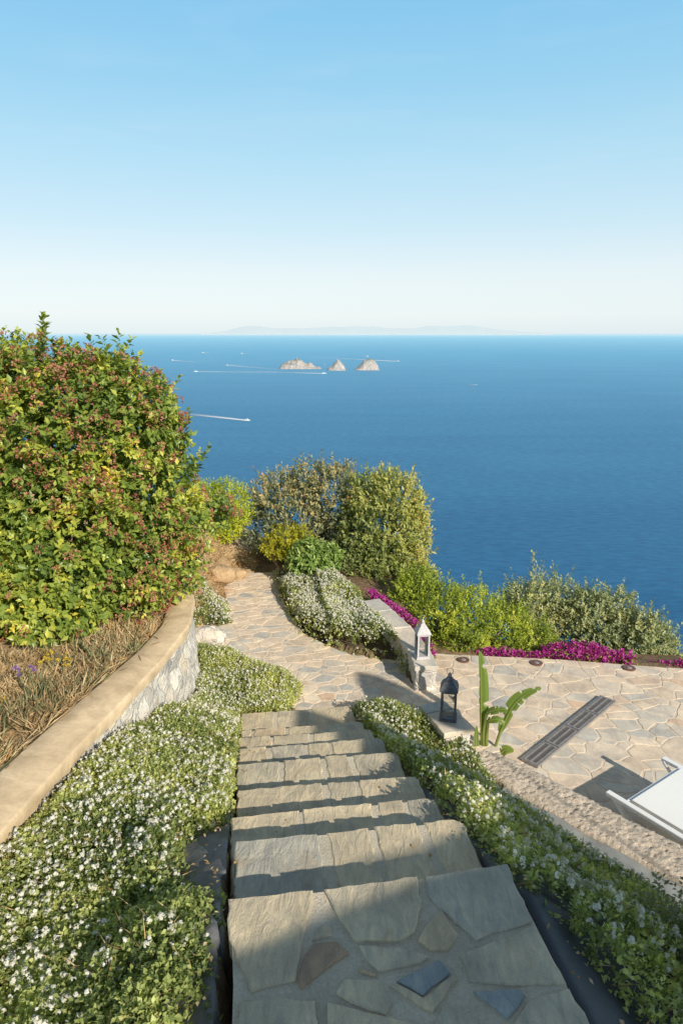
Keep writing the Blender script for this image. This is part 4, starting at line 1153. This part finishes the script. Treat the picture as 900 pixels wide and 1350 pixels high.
# ------------------------------------------------------------------ drain, spot lights, lounger
def drain():
    a = A8((1.58, 5.035)); b = A8((2.64, 6.083)); d = b - a; L = np.linalg.norm(d); ang = math.atan2(d[1], d[0]); c = (a + b) / 2
    root = empty('floor_drain', (c[0], c[1], ZTER), ang); tag(root, 'long floor drain with four iron grates set into the terrace paving', 'drain')
    w = .155; zt = .026
    p = MB(); p.box((0, 0, .0165), (L, w, .003)); p.build('channel', M['pit'], root)
    f = MB()
    for sy in (-1, 1): f.box((0, sy * (w / 2 - .004), zt - .008), (L, .012, .02))
    for sx in (-1, 1): f.box((sx * (L / 2 - .004), 0, zt - .0085), (.012, w - .02, .02))
    f.build('frame', M['iron'], root)
    n = 4; gl = L / n
    for k in range(n):
        x0 = -L / 2 + gl * (k + .5)
        g = MB()
        for sy in (-1, 0, 1): g.box((0, sy * (w / 2 - .022), 0), (gl - .012, .016, .010))
        for sx in (-1, 1): g.box((sx * (gl / 2 - .016), 0, 0.0005), (.020, w - .03, .010))
        m = 20
        for q in range(m):
            x = -gl / 2 + .03 + (gl - .06) * q / (m - 1)
            g.box((x, 0, -.0015), (.0052, w - .045, .007))
        o = g.build('grate', M['iron'], root); o.location = (x0, 0, zt)
drain()
for i, (x, y, lab) in enumerate([(1.355, 6.93, 'round brown recessed floor light nearest the white lantern'), (2.148, 6.86, 'middle one of three round brown recessed floor lights'), (3.12, 6.74, 'rightmost round brown recessed floor light by the magenta blossoms')]):
    if i == 0:
        proto = empty('recessed_light', (x, y, ZTER + .012))
        r = MB(); r.lathe((0, 0, 0), [(.062, -.01), (.068, .004), (.062, .008), (.036, .008), (.034, .002)], 24); r.build('ring', M['copper'], proto, False)
        l = MB(); l.lathe((0, 0, .001), [(.033, 0), (.03, .006), (.012, .010)], 20); l.build('lens', M['lens'], proto, True)
        o = proto
    else:
        o = copy_tree(proto); o.location = (x, y, ZTER + .012)
    tag(o, lab, 'floor light', 'round floor lights in the terrace')

def lounger():
    T = A8((1.94, 4.31)); ang = math.atan2(-.82, .57)     # local x runs along the lounger, away from its foot end
    root = empty('sun_lounger', (T[0], T[1], ZTER + .012), ang); tag(root, 'white sun lounger with a flat fabric bed on the terrace at the right edge', 'sun lounger')
    W, L, z = .72, 1.95, .27
    for y in (0, W):
        r = MB()
        pts = [(0, y, z), (.03, y, z + .004), (L * .5, y, z), (L, y, z)]
        r.box((L / 2, y, z), (L, .045, .03)); r.build('rail', M['white_paint'], root, bevel=.006)
    for (x0) in (.0, L - .75):
        for y in (.02, W - .02):
            l = MB(); l.tube([(x0 + .02, y, z - .01), (x0 + .12, y, z - .10), (x0 + .30, y, .03), (x0 + .36, y, .014), (x0 + .56, y, .014), (x0 + .62, y, .04), (x0 + .74, y, z - .02)], .013, 10); l.build('leg', M['white_paint'], root, True)
    for x in (.16, L - .05):
        c = MB(); c.box((x, W / 2, z), (.04, W - .04, .026)); c.build('crossbar', M['white_paint'], root, bevel=.004)
    f = MB(); f.box((.16 + (L - .2) / 2, W / 2 + .0, z + .022), (L - .22, W - .075, .012)); f.build('sling', M['white_fabric'], root, bevel=.005)
    h = MB(); h.box((.16 + (L - .2) / 2, .03, z + .012), (L - .22, .02, .012)); h.build('hem', M['membrane_grey'], root)
lounger()

# ------------------------------------------------------------------ strelitzia plant on the terrace
def strelitzia():
    base = A8((1.25, 5.12, ZTER)); root = empty('bird_of_paradise_plant', tuple(base)); tag(root, 'young banana like plant with a few torn upright leaves on the terrace', 'plant')
    def blade(pts, wid, seed, stem=None, tears=5, face=(0, -1, .3), half=(1, 1)):
        rng = random.Random(seed)
        pts = [Vector(p) for p in pts]
        n = 42
        def cv(t):
            q = t * (len(pts) - 1); i = min(int(q), len(pts) - 2); f = q - i
            p0 = pts[max(i - 1, 0)]; p1 = pts[i]; p2 = pts[i + 1]; p3 = pts[min(i + 2, len(pts) - 1)]
            return .5 * ((2 * p1) + (p2 - p0) * f + (2 * p0 - 5 * p1 + 4 * p2 - p3) * f * f + (3 * p1 - p0 - 3 * p2 + p3) * f ** 3)
        mb = MB()
        fc = Vector(face).normalized()
        for side in (-1, 1):
            hw = half[0 if side < 0 else 1]
            cuts = sorted(rng.uniform(.12, .9) for _ in range(tears))
            droopseg = 0; prev = None; ci = 0
            for i in range(n):
                t0, t1 = i / n, (i + 1) / n
                # a tear makes each stretch droop on its own
                seg = sum(1 for c in cuts if c < t0); rng2 = random.Random(seed * 31 + seg + (7 if side > 0 else 0))
                dr = rng2.uniform(-.35, .5); tn = rng2.uniform(.25, .7)
                quad = []
                for t in (t0, t1):
                    p = cv(t); tg = (cv(min(t + .02, 1)) - cv(max(t - .02, 0))).normalized()
                    s = tg.cross(fc).normalized() * side; u = s.cross(tg) * side
                    wd = wid * hw * max(0.03, math.sin(math.pi * min(1, t * .93 + .05)) ** .6) * (1 - .3 * t)
                    lt = min([abs(t - c) for c in cuts] + [1])
                    if lt < .016: wd *= .4
                    q1 = p + s * wd * .5 + u * wd * .16 - Vector((0, 0, wd * .1 * dr))
                    q2 = p + s * wd * (1 - .1 * abs(dr)) + u * wd * .10 * (1 + dr) - Vector((0, 0, wd * .45 * dr)) + tg * wd * .2 * dr
                    quad.append((p, q1, q2))
                a, b = quad
                tint = .45 + .25 * side * 0 + rng2.uniform(-.15, .15)
                mb.add([a[0], b[0], b[1], a[1]], [[0, 1, 2, 3]], 0, tint); mb.add([a[1], b[1], b[2], a[2]], [[0, 1, 2, 3]], 0, tint + .08)
        lf = mb.build('leaf', M['palm'], root, True)
        sm = MB(); sp = [Vector(q) for q in (stem or [])] + [cv(t) for t in np.linspace(0, .97, 10)]
        m = len(sp); sm.tube(sp, [.014 * (1 - .8 * i / (m - 1)) + .0015 for i in range(m)], 6, 0, .85); sm.build('leaf_stalk', M['palm'], lf, True)
    # offsets from the base of the plant
    blade([(-.07, -.03, .25), (-.09, -.02, .55), (-.10, 0, .80), (-.12, .02, 1.0)], .082, 3, [(-.02, 0, -.02), (-.06, -.02, .12)], 5, (.2, -1, .2), (.25, 1.0))
    blade([(.08, -.05, .30), (.16, -.05, .52), (.25, -.06, .64), (.38, -.08, .72)], .068, 8, [(.02, -.02, -.02), (.05, -.04, .15)], 5, (-.3, -1, .4), (1, .75))
    blade([(-.05, -.06, .48), (.02, -.10, .53), (.10, -.13, .55)], .04, 12, [(-.04, -.02, -.02), (-.06, -.04, .3)], 2, (0, -.6, 1))
    blade([(-.03, -.05, .40), (.04, -.08, .43), (.10, -.10, .40)], .045, 14, [(-.02, -.02, -.02), (-.03, -.04, .25)], 2, (0, -.7, 1))
    blade([(-.10, -.04, .05), (-.12, -.04, .2), (-.12, -.03, .34)], .05, 15, [(-.03, -.02, -.04), (-.08, -.03, .0)], 1, (.3, -1, .2), (.5, .7))
    blade([(.07, -.06, .06), (.12, -.08, .14), (.19, -.10, .15)], .05, 16, [(.01, -.02, -.04), (.04, -.04, .02)], 1, (0, -.6, 1))
strelitzia()

# ------------------------------------------------------------------ unseen house and closed parasol, added to cast shade on landing, steps and lantern
hs = empty('added_shade_house', (5.0, -7, -.5)); tag(hs, 'unseen plastered house added behind the top landing, its flat roof shaped to shade the slabs', 'house')
def hloc(x, y, z): return (x - 5.0, y + 7, z + .5)
HR = 2.6                                 # height of the eaves above the landing
roof = [(x + HR, y - 1.5 * HR) for x, y in [(-.38, 1.58), (.25, 1.90), (.45, 1.96), (.97, 2.25), (.97, 3.24), (1.45, 2.94), (2.15, 2.25), (2.5, 1.1), (2.5, -3.4), (-.38, -3.4)]]  # outline shaped so its shadow gives the shade edges on landing and steps
roof = roof if area(roof) > 0 else roof[::-1]
r = MB(); r.hexa([hloc(x, y, HR - .12) for x, y in roof], [hloc(x, y, HR) for x, y in roof]); r.build('roof', M['house_plaster'], hs)
wl = MB(); wb = [(2.5, -7.1), (4.8, -7.1), (4.8, -2.9), (2.5, -2.9)]
wl.hexa([hloc(x, y, -1.5) for x, y in wb], [hloc(x, y, HR - .123) for x, y in wb]); wl.build('wall', M['house_plaster'], hs)
dr = MB(); dr.box(hloc(3.2, -2.88, 1.0), (.9, .06, 2.0)); dr.build('door', M['bark'], hs)
wn = MB(); wn.box(hloc(4.2, -2.88, 1.5), (.7, .06, .9)); wn.build('window', M['boat_dark'], hs)
pr = empty('added_shade_parasol', (4.30, -.12, 0)); gz = float(G(A8([[4.30, -.12]]))[0]); pr.location.z = gz
tag(pr, 'unseen closed parasol on a thin pole, added to shade the dark lantern', 'parasol')
q = MB(); q.tube([(0, 0, 0), (0, 0, 2.6 - gz)], .008, 8); q.build('pole', M['iron'], pr)
q = MB(); q.lathe((0, 0, 2.08 - gz), [(.20, 0), (.26, .10), (.22, .3), (.12, .48), (.02, .58)], 12); q.build('folded_canopy', M['white_fabric'], pr)  # added canopy, placed and sized to put the dark lantern in shade
q = MB(); q.lathe((0, 0, -.02), [(.25, 0), (.25, .06), (.05, .09)], 16); q.build('foot', M['iron'], pr)

# ------------------------------------------------------------------ sea, islets, boats, far mountains
def seamat():
    m, nt, b = newmat('sea_water')
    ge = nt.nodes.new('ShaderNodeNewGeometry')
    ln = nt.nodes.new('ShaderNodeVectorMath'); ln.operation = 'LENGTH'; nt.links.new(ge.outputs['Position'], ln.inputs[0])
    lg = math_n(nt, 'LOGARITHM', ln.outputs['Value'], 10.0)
    r = ramp(nt, [(0, (.012, .105, .25)), (.28, (.045, .225, .43)), (.55, (.14, .44, .69)), (.78, (.30, .65, .88)), (.93, (.46, .78, .96)), (1, (.66, .86, .96))])  # pales with distance: haze put into the water's base colour
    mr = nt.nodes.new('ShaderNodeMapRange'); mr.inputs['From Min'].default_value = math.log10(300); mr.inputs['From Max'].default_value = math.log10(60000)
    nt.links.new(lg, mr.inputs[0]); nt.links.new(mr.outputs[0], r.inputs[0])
    v = coords(nt, (1, 1, 1))
    big = noise(nt, coords(nt, (.002, .008, 1)), 1.0, 4, .6, .5)
    rb = ramp(nt, [(.3, (.86, .9, .93)), (.7, (1.12, 1.08, 1.05))]); nt.links.new(big, rb.inputs[0])
    c = mix(nt, .9, r.outputs[0], rb.outputs[0], 'MULTIPLY')
    rip = noise(nt, coords(nt, (.09, .2, 1)), 1.0, 6, .7, .3)
    rr = ramp(nt, [(.34, (.62, .72, .78)), (.66, (1.4, 1.28, 1.2))]); nt.links.new(rip, rr.inputs[0])
    c = mix(nt, .8, c, rr.outputs[0], 'MULTIPLY')
    nt.links.new(c, b.inputs['Base Color'])
    b.inputs['Roughness'].default_value = .45
    b.inputs['Specular IOR Level'].default_value = .18
    bump(nt, b, rip, .5, 1.2)
    return m
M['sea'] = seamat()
SEA = -150.0
def sea():
    rad_ = [20, 120, 300, 600, 1200, 2400, 4800, 9600, 20000, 45000, 100000, 200000]; n = 96
    V = [(math.cos(a) * r_, math.sin(a) * r_, SEA) for r_ in rad_ for a in np.linspace(0, 2 * math.pi, n, endpoint=False)]
    F = A8([[i * n + j, i * n + (j + 1) % n, (i + 1) * n + (j + 1) % n, (i + 1) * n + j] for i in range(len(rad_) - 1) for j in range(n)])
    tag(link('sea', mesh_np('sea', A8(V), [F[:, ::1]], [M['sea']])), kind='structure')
sea()

def islemat(name, sat):
    m, nt, b = newmat(name)
    v = coords(nt)
    n1 = noise(nt, v, .05, 6, .7)
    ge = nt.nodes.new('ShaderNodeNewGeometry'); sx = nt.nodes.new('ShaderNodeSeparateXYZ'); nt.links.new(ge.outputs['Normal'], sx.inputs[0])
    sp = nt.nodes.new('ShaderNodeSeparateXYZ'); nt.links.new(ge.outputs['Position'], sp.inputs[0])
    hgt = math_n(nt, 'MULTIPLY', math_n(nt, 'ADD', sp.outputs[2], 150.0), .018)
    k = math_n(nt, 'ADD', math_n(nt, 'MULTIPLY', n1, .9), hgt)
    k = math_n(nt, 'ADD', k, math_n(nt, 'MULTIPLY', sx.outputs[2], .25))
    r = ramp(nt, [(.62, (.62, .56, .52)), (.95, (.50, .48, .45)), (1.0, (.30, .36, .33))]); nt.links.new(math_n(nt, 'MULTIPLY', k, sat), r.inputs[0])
    n2 = noise(nt, coords(nt, (1, 1, .3)), .09, 5, .7)
    r2 = ramp(nt, [(.35, (.38, .45, .52)), (.65, (.92, .88, .84))]); nt.links.new(n2, r2.inputs[0])
    nt.links.new(mix(nt, .9, r.outputs[0], r2.outputs[0], 'MULTIPLY'), b.inputs['Base Color'])
    b.inputs['Roughness'].default_value = .95; b.inputs['Specular IOR Level'].default_value = .05
    return m
M['isle'] = islemat('limestone_islet', .72)
def islet(name, c, hw, hd, prof, seed, label, jag=.35):
    """prof: height along the width, (u in -1..1, metres)"""
    n, m = 110, 60
    U, Vv = np.meshgrid(np.linspace(-1.05, 1.05, n), np.linspace(-1, 1, m))
    U = U.ravel(); Vv = Vv.ravel()
    top = np.interp(U, [p[0] for p in prof], [p[1] for p in prof])
    XY = np.c_[U * hw, Vv * hd]
    nz = fbm(XY, .045, seed, 4); rg = 1 - np.abs(fbm(XY * A8((1, .5)), .07, seed + 3, 3) - .5) * 2
    cross = np.clip(1 - np.abs(Vv) ** 1.7 * (1 + .5 * (nz - .5)), 0, 1)
    z = .82 * top * cross * (1 - jag / 2 + jag * (rg * .6 + nz * .6)) - 4 + (nz - .5) * 6
    V = np.c_[XY, z]
    F = A8([[j * n + i, j * n + i + 1, (j + 1) * n + i + 1, (j + 1) * n + i] for j in range(m - 1) for i in range(n - 1)])
    o = link(name, mesh_np(name, V, [F], [M['isle']])); o.location = (c[0], c[1], SEA)
    tag(o, label, 'islet')
    return o
i1 = islet('rocky_islet', (-182, 3080), 98, 55, [(-1, 0), (-.8, 26), (-.5, 40), (-.12, 55), (.1, 40), (.25, 30), (.45, 34), (.62, 18), (.85, 12), (1, 0)], 3, 'longest low rocky islet, leftmost of the three out at sea')
tw = MB(); tw.box((-12, 0, 38), (8, 8, 18)); tw.box((4, 4, 31), (14, 8, 10)); tw.build('watch_tower', M['isle'], i1)
islet('rocky_islet', (-23, 2945), 43, 36, [(-1, 0), (-.75, 14), (-.4, 22), (-.1, 44), (.12, 52), (.3, 46), (.6, 34), (.85, 16), (1, 0)], 5, 'smallest pointed rocky islet, middle of the three out at sea', .5)
islet('rocky_islet', (106, 2975), 56, 44, [(-1, 0), (-.8, 10), (-.5, 24), (-.2, 46), (.1, 56), (.35, 56), (.6, 48), (.85, 30), (1, 0)], 9, 'round topped pale rocky islet, rightmost of the three out at sea', .35)

def foammat():
    m, nt, b = newmat('wake_foam')
    v = coords(nt)
    b.inputs['Base Color'].default_value = (.82, .86, .88, 1); b.inputs['Roughness'].default_value = .9
    tr = nt.nodes.new('ShaderNodeBsdfTransparent'); mx = nt.nodes.new('ShaderNodeMixShader')
    t = attr(nt)
    f = noise(nt, v, .25, 4, .7)
    k = math_n(nt, 'MULTIPLY', t, math_n(nt, 'ADD', math_n(nt, 'MULTIPLY', f, 1.2), .35))
    n = nt.nodes.new('ShaderNodeClamp'); nt.links.new(k, n.inputs[0])
    nt.links.new(n.outputs[0], mx.inputs[0]); nt.links.new(tr.outputs[0], mx.inputs[1]); nt.links.new(b.outputs[0], mx.inputs[2])
    nt.links.new(mx.outputs[0], nt.nodes['Material Output'].inputs['Surface'])
    return m
M['foam'] = foammat()
def boat(head, tail, L, w0, w1, label, dens=.9, far=.12):
    h = A8(head, float); t = A8(tail, float); d = h - t; D = np.linalg.norm(d); d /= D; nn = A8((-d[1], d[0]))
    ang = math.atan2(d[1], d[0])
    L *= 1.25
    root = empty('motor_boat', (h[0], h[1], SEA + .2), ang); tag(root, label, 'boat')
    B = L * .3; hb = MB()
    lo = [(-L / 2, -B * .4), (L * .15, -B * .42), (L * .5, 0), (L * .15, B * .42), (-L / 2, B * .4)]
    hi = [(-L / 2, -B * .5), (L * .15, -B * .52), (L * .58, 0), (L * .15, B * .52), (-L / 2, B * .5)]
    hb.hexa([(x, y, -.3) for x, y in lo], [(x, y, L * .13) for x, y in hi]); hb.build('hull', M['boat_white'], root)
    cb = MB(); cb.box((-L * .06, 0, L * .19), (L * .38, B * .66, L * .12), 0, 0, .5, .82); cabin = cb.build('cabin', M['boat_white'], root)
    wb = MB(); wb.box((-L * .06, 0, L * .20), (L * .385, B * .67, L * .045), 0, 0, .5, .95); wb.build('windows', M['boat_dark'], cabin)
    # the wake on the water
    n = 60; V = []; F = []; tt = []
    for i in range(n):
        f = i / (n - 1); p = h + d * L * .3 - d * D * f
        w = 1.9 * (w0 + (w1 - w0) * f ** .7)
        for q in (-1, -.4, .4, 1): V.append((*(p + nn * w * q), SEA + .35))
    for i in range(n - 1):
        f = i / (n - 1)
        for q in range(3):
            F.append([i * 4 + q, (i + 1) * 4 + q, (i + 1) * 4 + q + 1, i * 4 + q + 1])
            tt.append(1.5 * dens * max(1.9 * far * (1 - f), (1 - f / .55) if f < .55 else 0) * (1 if q == 1 else .75))
    o = link('boat_wake', mesh_np('boat_wake', A8(V), [A8(F)[:, ::-1]], [M['foam']], tint=tt)); tag(o, kind='structure')
boat((-168.5, 1224.6), (-320, 1345), 11, 2.6, 6, 'nearest white motor boat with a long wake, just right of the big shrub', 1.0, .5)
boat((-1106, 5586), (-900, 5300), 18, 8, 16, 'far white motor boat near the horizon on the left, second from the left', .9)
boat((-973, 4021), (-700, 3640), 15, 5, 12, 'leftmost white boat far out at sea', .9, .3)
boat((-768, 5378), (-560, 5150), 18, 7, 16, 'tiny far boat above the gap left of the islets, nearest the horizon', .7)
boat((-558, 3399), (-224, 2943), 12, 5, 13, 'small boat whose faint long wake runs right below the long islet', .75, .28)
boat((-591, 2825), (-179, 2743), 13, 5, 12, 'white boat heading left with a long thin wake left of the islets', 1.0, .35)
boat((-67.5, 2691), (-420, 2860), 14, 6, 14, 'white boat heading right just in front of the long islet', 1.0, .3)
boat((310, 3858), (-260, 4690), 20, 8, 20, 'white boat right of the round topped islet with a wake behind it', 1.0, .22)
boat((172, 4677), (60, 4790), 18, 6, 12, 'distant boat seen just above the round topped islet', .8)
boat((405.7, 2092.8), (372, 2140), 7, 2.5, 6, 'lone tiny boat on the open sea to the right', .8)
boat((-83, 3474), (-90, 3500), 10, 2, 3, 'tiny white boat between the long islet and the pointed one', .5)

def hazemat(name, c):
    m, nt, b = newmat(name)
    f = noise(nt, coords(nt, (.0004, .0004, .0008)), 1, 4)
    r = ramp(nt, [(.3, [x * .985 for x in c]), (.7, [min(1, x * 1.015) for x in c])]); nt.links.new(f, r.inputs[0]); nt.links.new(r.outputs[0], b.inputs['Base Color'])
    b.inputs['Roughness'].default_value = 1; b.inputs['Specular IOR Level'].default_value = 0
    return m
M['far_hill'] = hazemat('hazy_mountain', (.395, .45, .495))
def mountains():
    Yd = 60000.0; n = 260; k = 7
    x = np.linspace(-12000, 18000, n)
    q = np.c_[x / 1000, x * 0]
    h = np.interp(x, [-12000, -10000, -8500, -7000, -4500, -1500, 2000, 4500, 7500, 10500, 13000, 15500, 18000], [0, 250, 800, 950, 600, 850, 950, 700, 900, 1050, 560, 300, 0])
    h = .68 * h * (.7 + .5 * fbm(q, .5, 4, 4))
    V = []; 
    for j in range(k):
        f = j / (k - 1)
        V.append(np.c_[x, Yd + f * .22 * (h + 130), SEA - 20 + (h + 130) * f * (.96 + .08 * vnoise(q + j * 3.3, .8, j))])
    V = np.vstack(V)
    F = A8([[j * n + i, j * n + i + 1, (j + 1) * n + i + 1, (j + 1) * n + i] for j in range(k - 1) for i in range(n - 1)])
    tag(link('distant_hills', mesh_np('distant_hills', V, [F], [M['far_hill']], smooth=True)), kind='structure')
mountains()

# ------------------------------------------------------------------ sky, sun, camera
SUN = Vector((1.0, -1.5, 1.0)).normalized()
elev = math.asin(SUN.z); azim = math.atan2(SUN.x, SUN.y)
w = bpy.data.worlds.new('World'); SC.world = w; w.use_nodes = True
nt = w.node_tree; bg = nt.nodes['Background']
sk = nt.nodes.new('ShaderNodeTexSky'); sk.sky_type = 'NISHITA'; sk.sun_disc = False
sk.sun_elevation = elev; sk.sun_rotation = azim
sk.altitude = 150; sk.air_density = 1.0; sk.dust_density = .6; sk.ozone_density = 1.2
# clear haze: the Nishita sky is blended with the pale marine haze gradient of the day (by elevation)
gn = nt.nodes.new('ShaderNodeTexCoord'); sx = nt.nodes.new('ShaderNodeSeparateXYZ'); nt.links.new(gn.outputs['Generated'], sx.inputs[0])
mr = nt.nodes.new('ShaderNodeMapRange'); mr.inputs['From Min'].default_value = 0; mr.inputs['From Max'].default_value = 1; nt.links.new(sx.outputs[2], mr.inputs[0])
def lin(c): return tuple((x / 255 / 12.92 if x / 255 < .04045 else ((x / 255 + .055) / 1.055) ** 2.4) for x in c)
gr = ramp(nt, [(0, lin((226, 240, 246))), (.025, lin((236, 245, 248))), (.075, lin((232, 244, 248))), (.14, lin((207, 235, 248))), (.22, lin((182, 226, 247))), (.30, lin((157, 214, 244))), (.385, lin((137, 203, 243))), (.5, lin((116, 160, 200))), (.62, (.15, .175, .205)), (1, (.12, .145, .175))])
nt.links.new(mr.outputs[0], gr.inputs[0])
cl = noise(nt, None, 1)
cn = cl.node; mpg = nt.nodes.new('ShaderNodeMapping'); mpg.inputs['Scale'].default_value = (2.2, 2.2, 14); nt.links.new(gn.outputs['Generated'], mpg.inputs[0]); nt.links.new(mpg.outputs[0], cn.inputs['Vector'])
cn.inputs['Scale'].default_value = 1.6; cn.inputs['Detail'].default_value = 6; cn.inputs['Distortion'].default_value = .8
cr = ramp(nt, [(.5, (0, 0, 0)), (.8, (.10, .10, .10))]); nt.links.new(cl, cr.inputs[0])
gcol = mix(nt, cr.outputs[0], gr.outputs[0], lin((240, 246, 249)))
sc_ = mix(nt, 1.0, gcol, (6.667, 6.667, 6.667), 'MULTIPLY')
fin = mix(nt, .9, sk.outputs[0], sc_)
nt.links.new(fin, bg.inputs[0]); bg.inputs[1].default_value = .15
ld = bpy.data.lights.new('sun', 'SUN'); ld.energy = 5.0; ld.angle = rad(.5); ld.color = (1, .915, .77)
lo = bpy.data.objects.new('sun', ld); COL.objects.link(lo); lo.location = (10, -15, 12)
lo.rotation_euler = (-SUN).to_track_quat('-Z', 'Y').to_euler()
cd = bpy.data.cameras.new('camera'); cd.sensor_fit = 'VERTICAL'; cd.sensor_height = 36; cd.lens = 24
cd.clip_start = .05; cd.clip_end = 400000
co = bpy.data.objects.new('camera', cd); COL.objects.link(co)
co.location = (0, 0, 1.75); co.rotation_euler = (rad(90 - 14.69), 0, 0)
SC.camera = co
SC.view_settings.view_transform = 'Standard'; SC.view_settings.look = 'None'
SC.view_settings.exposure = 0; SC.view_settings.gamma = 1
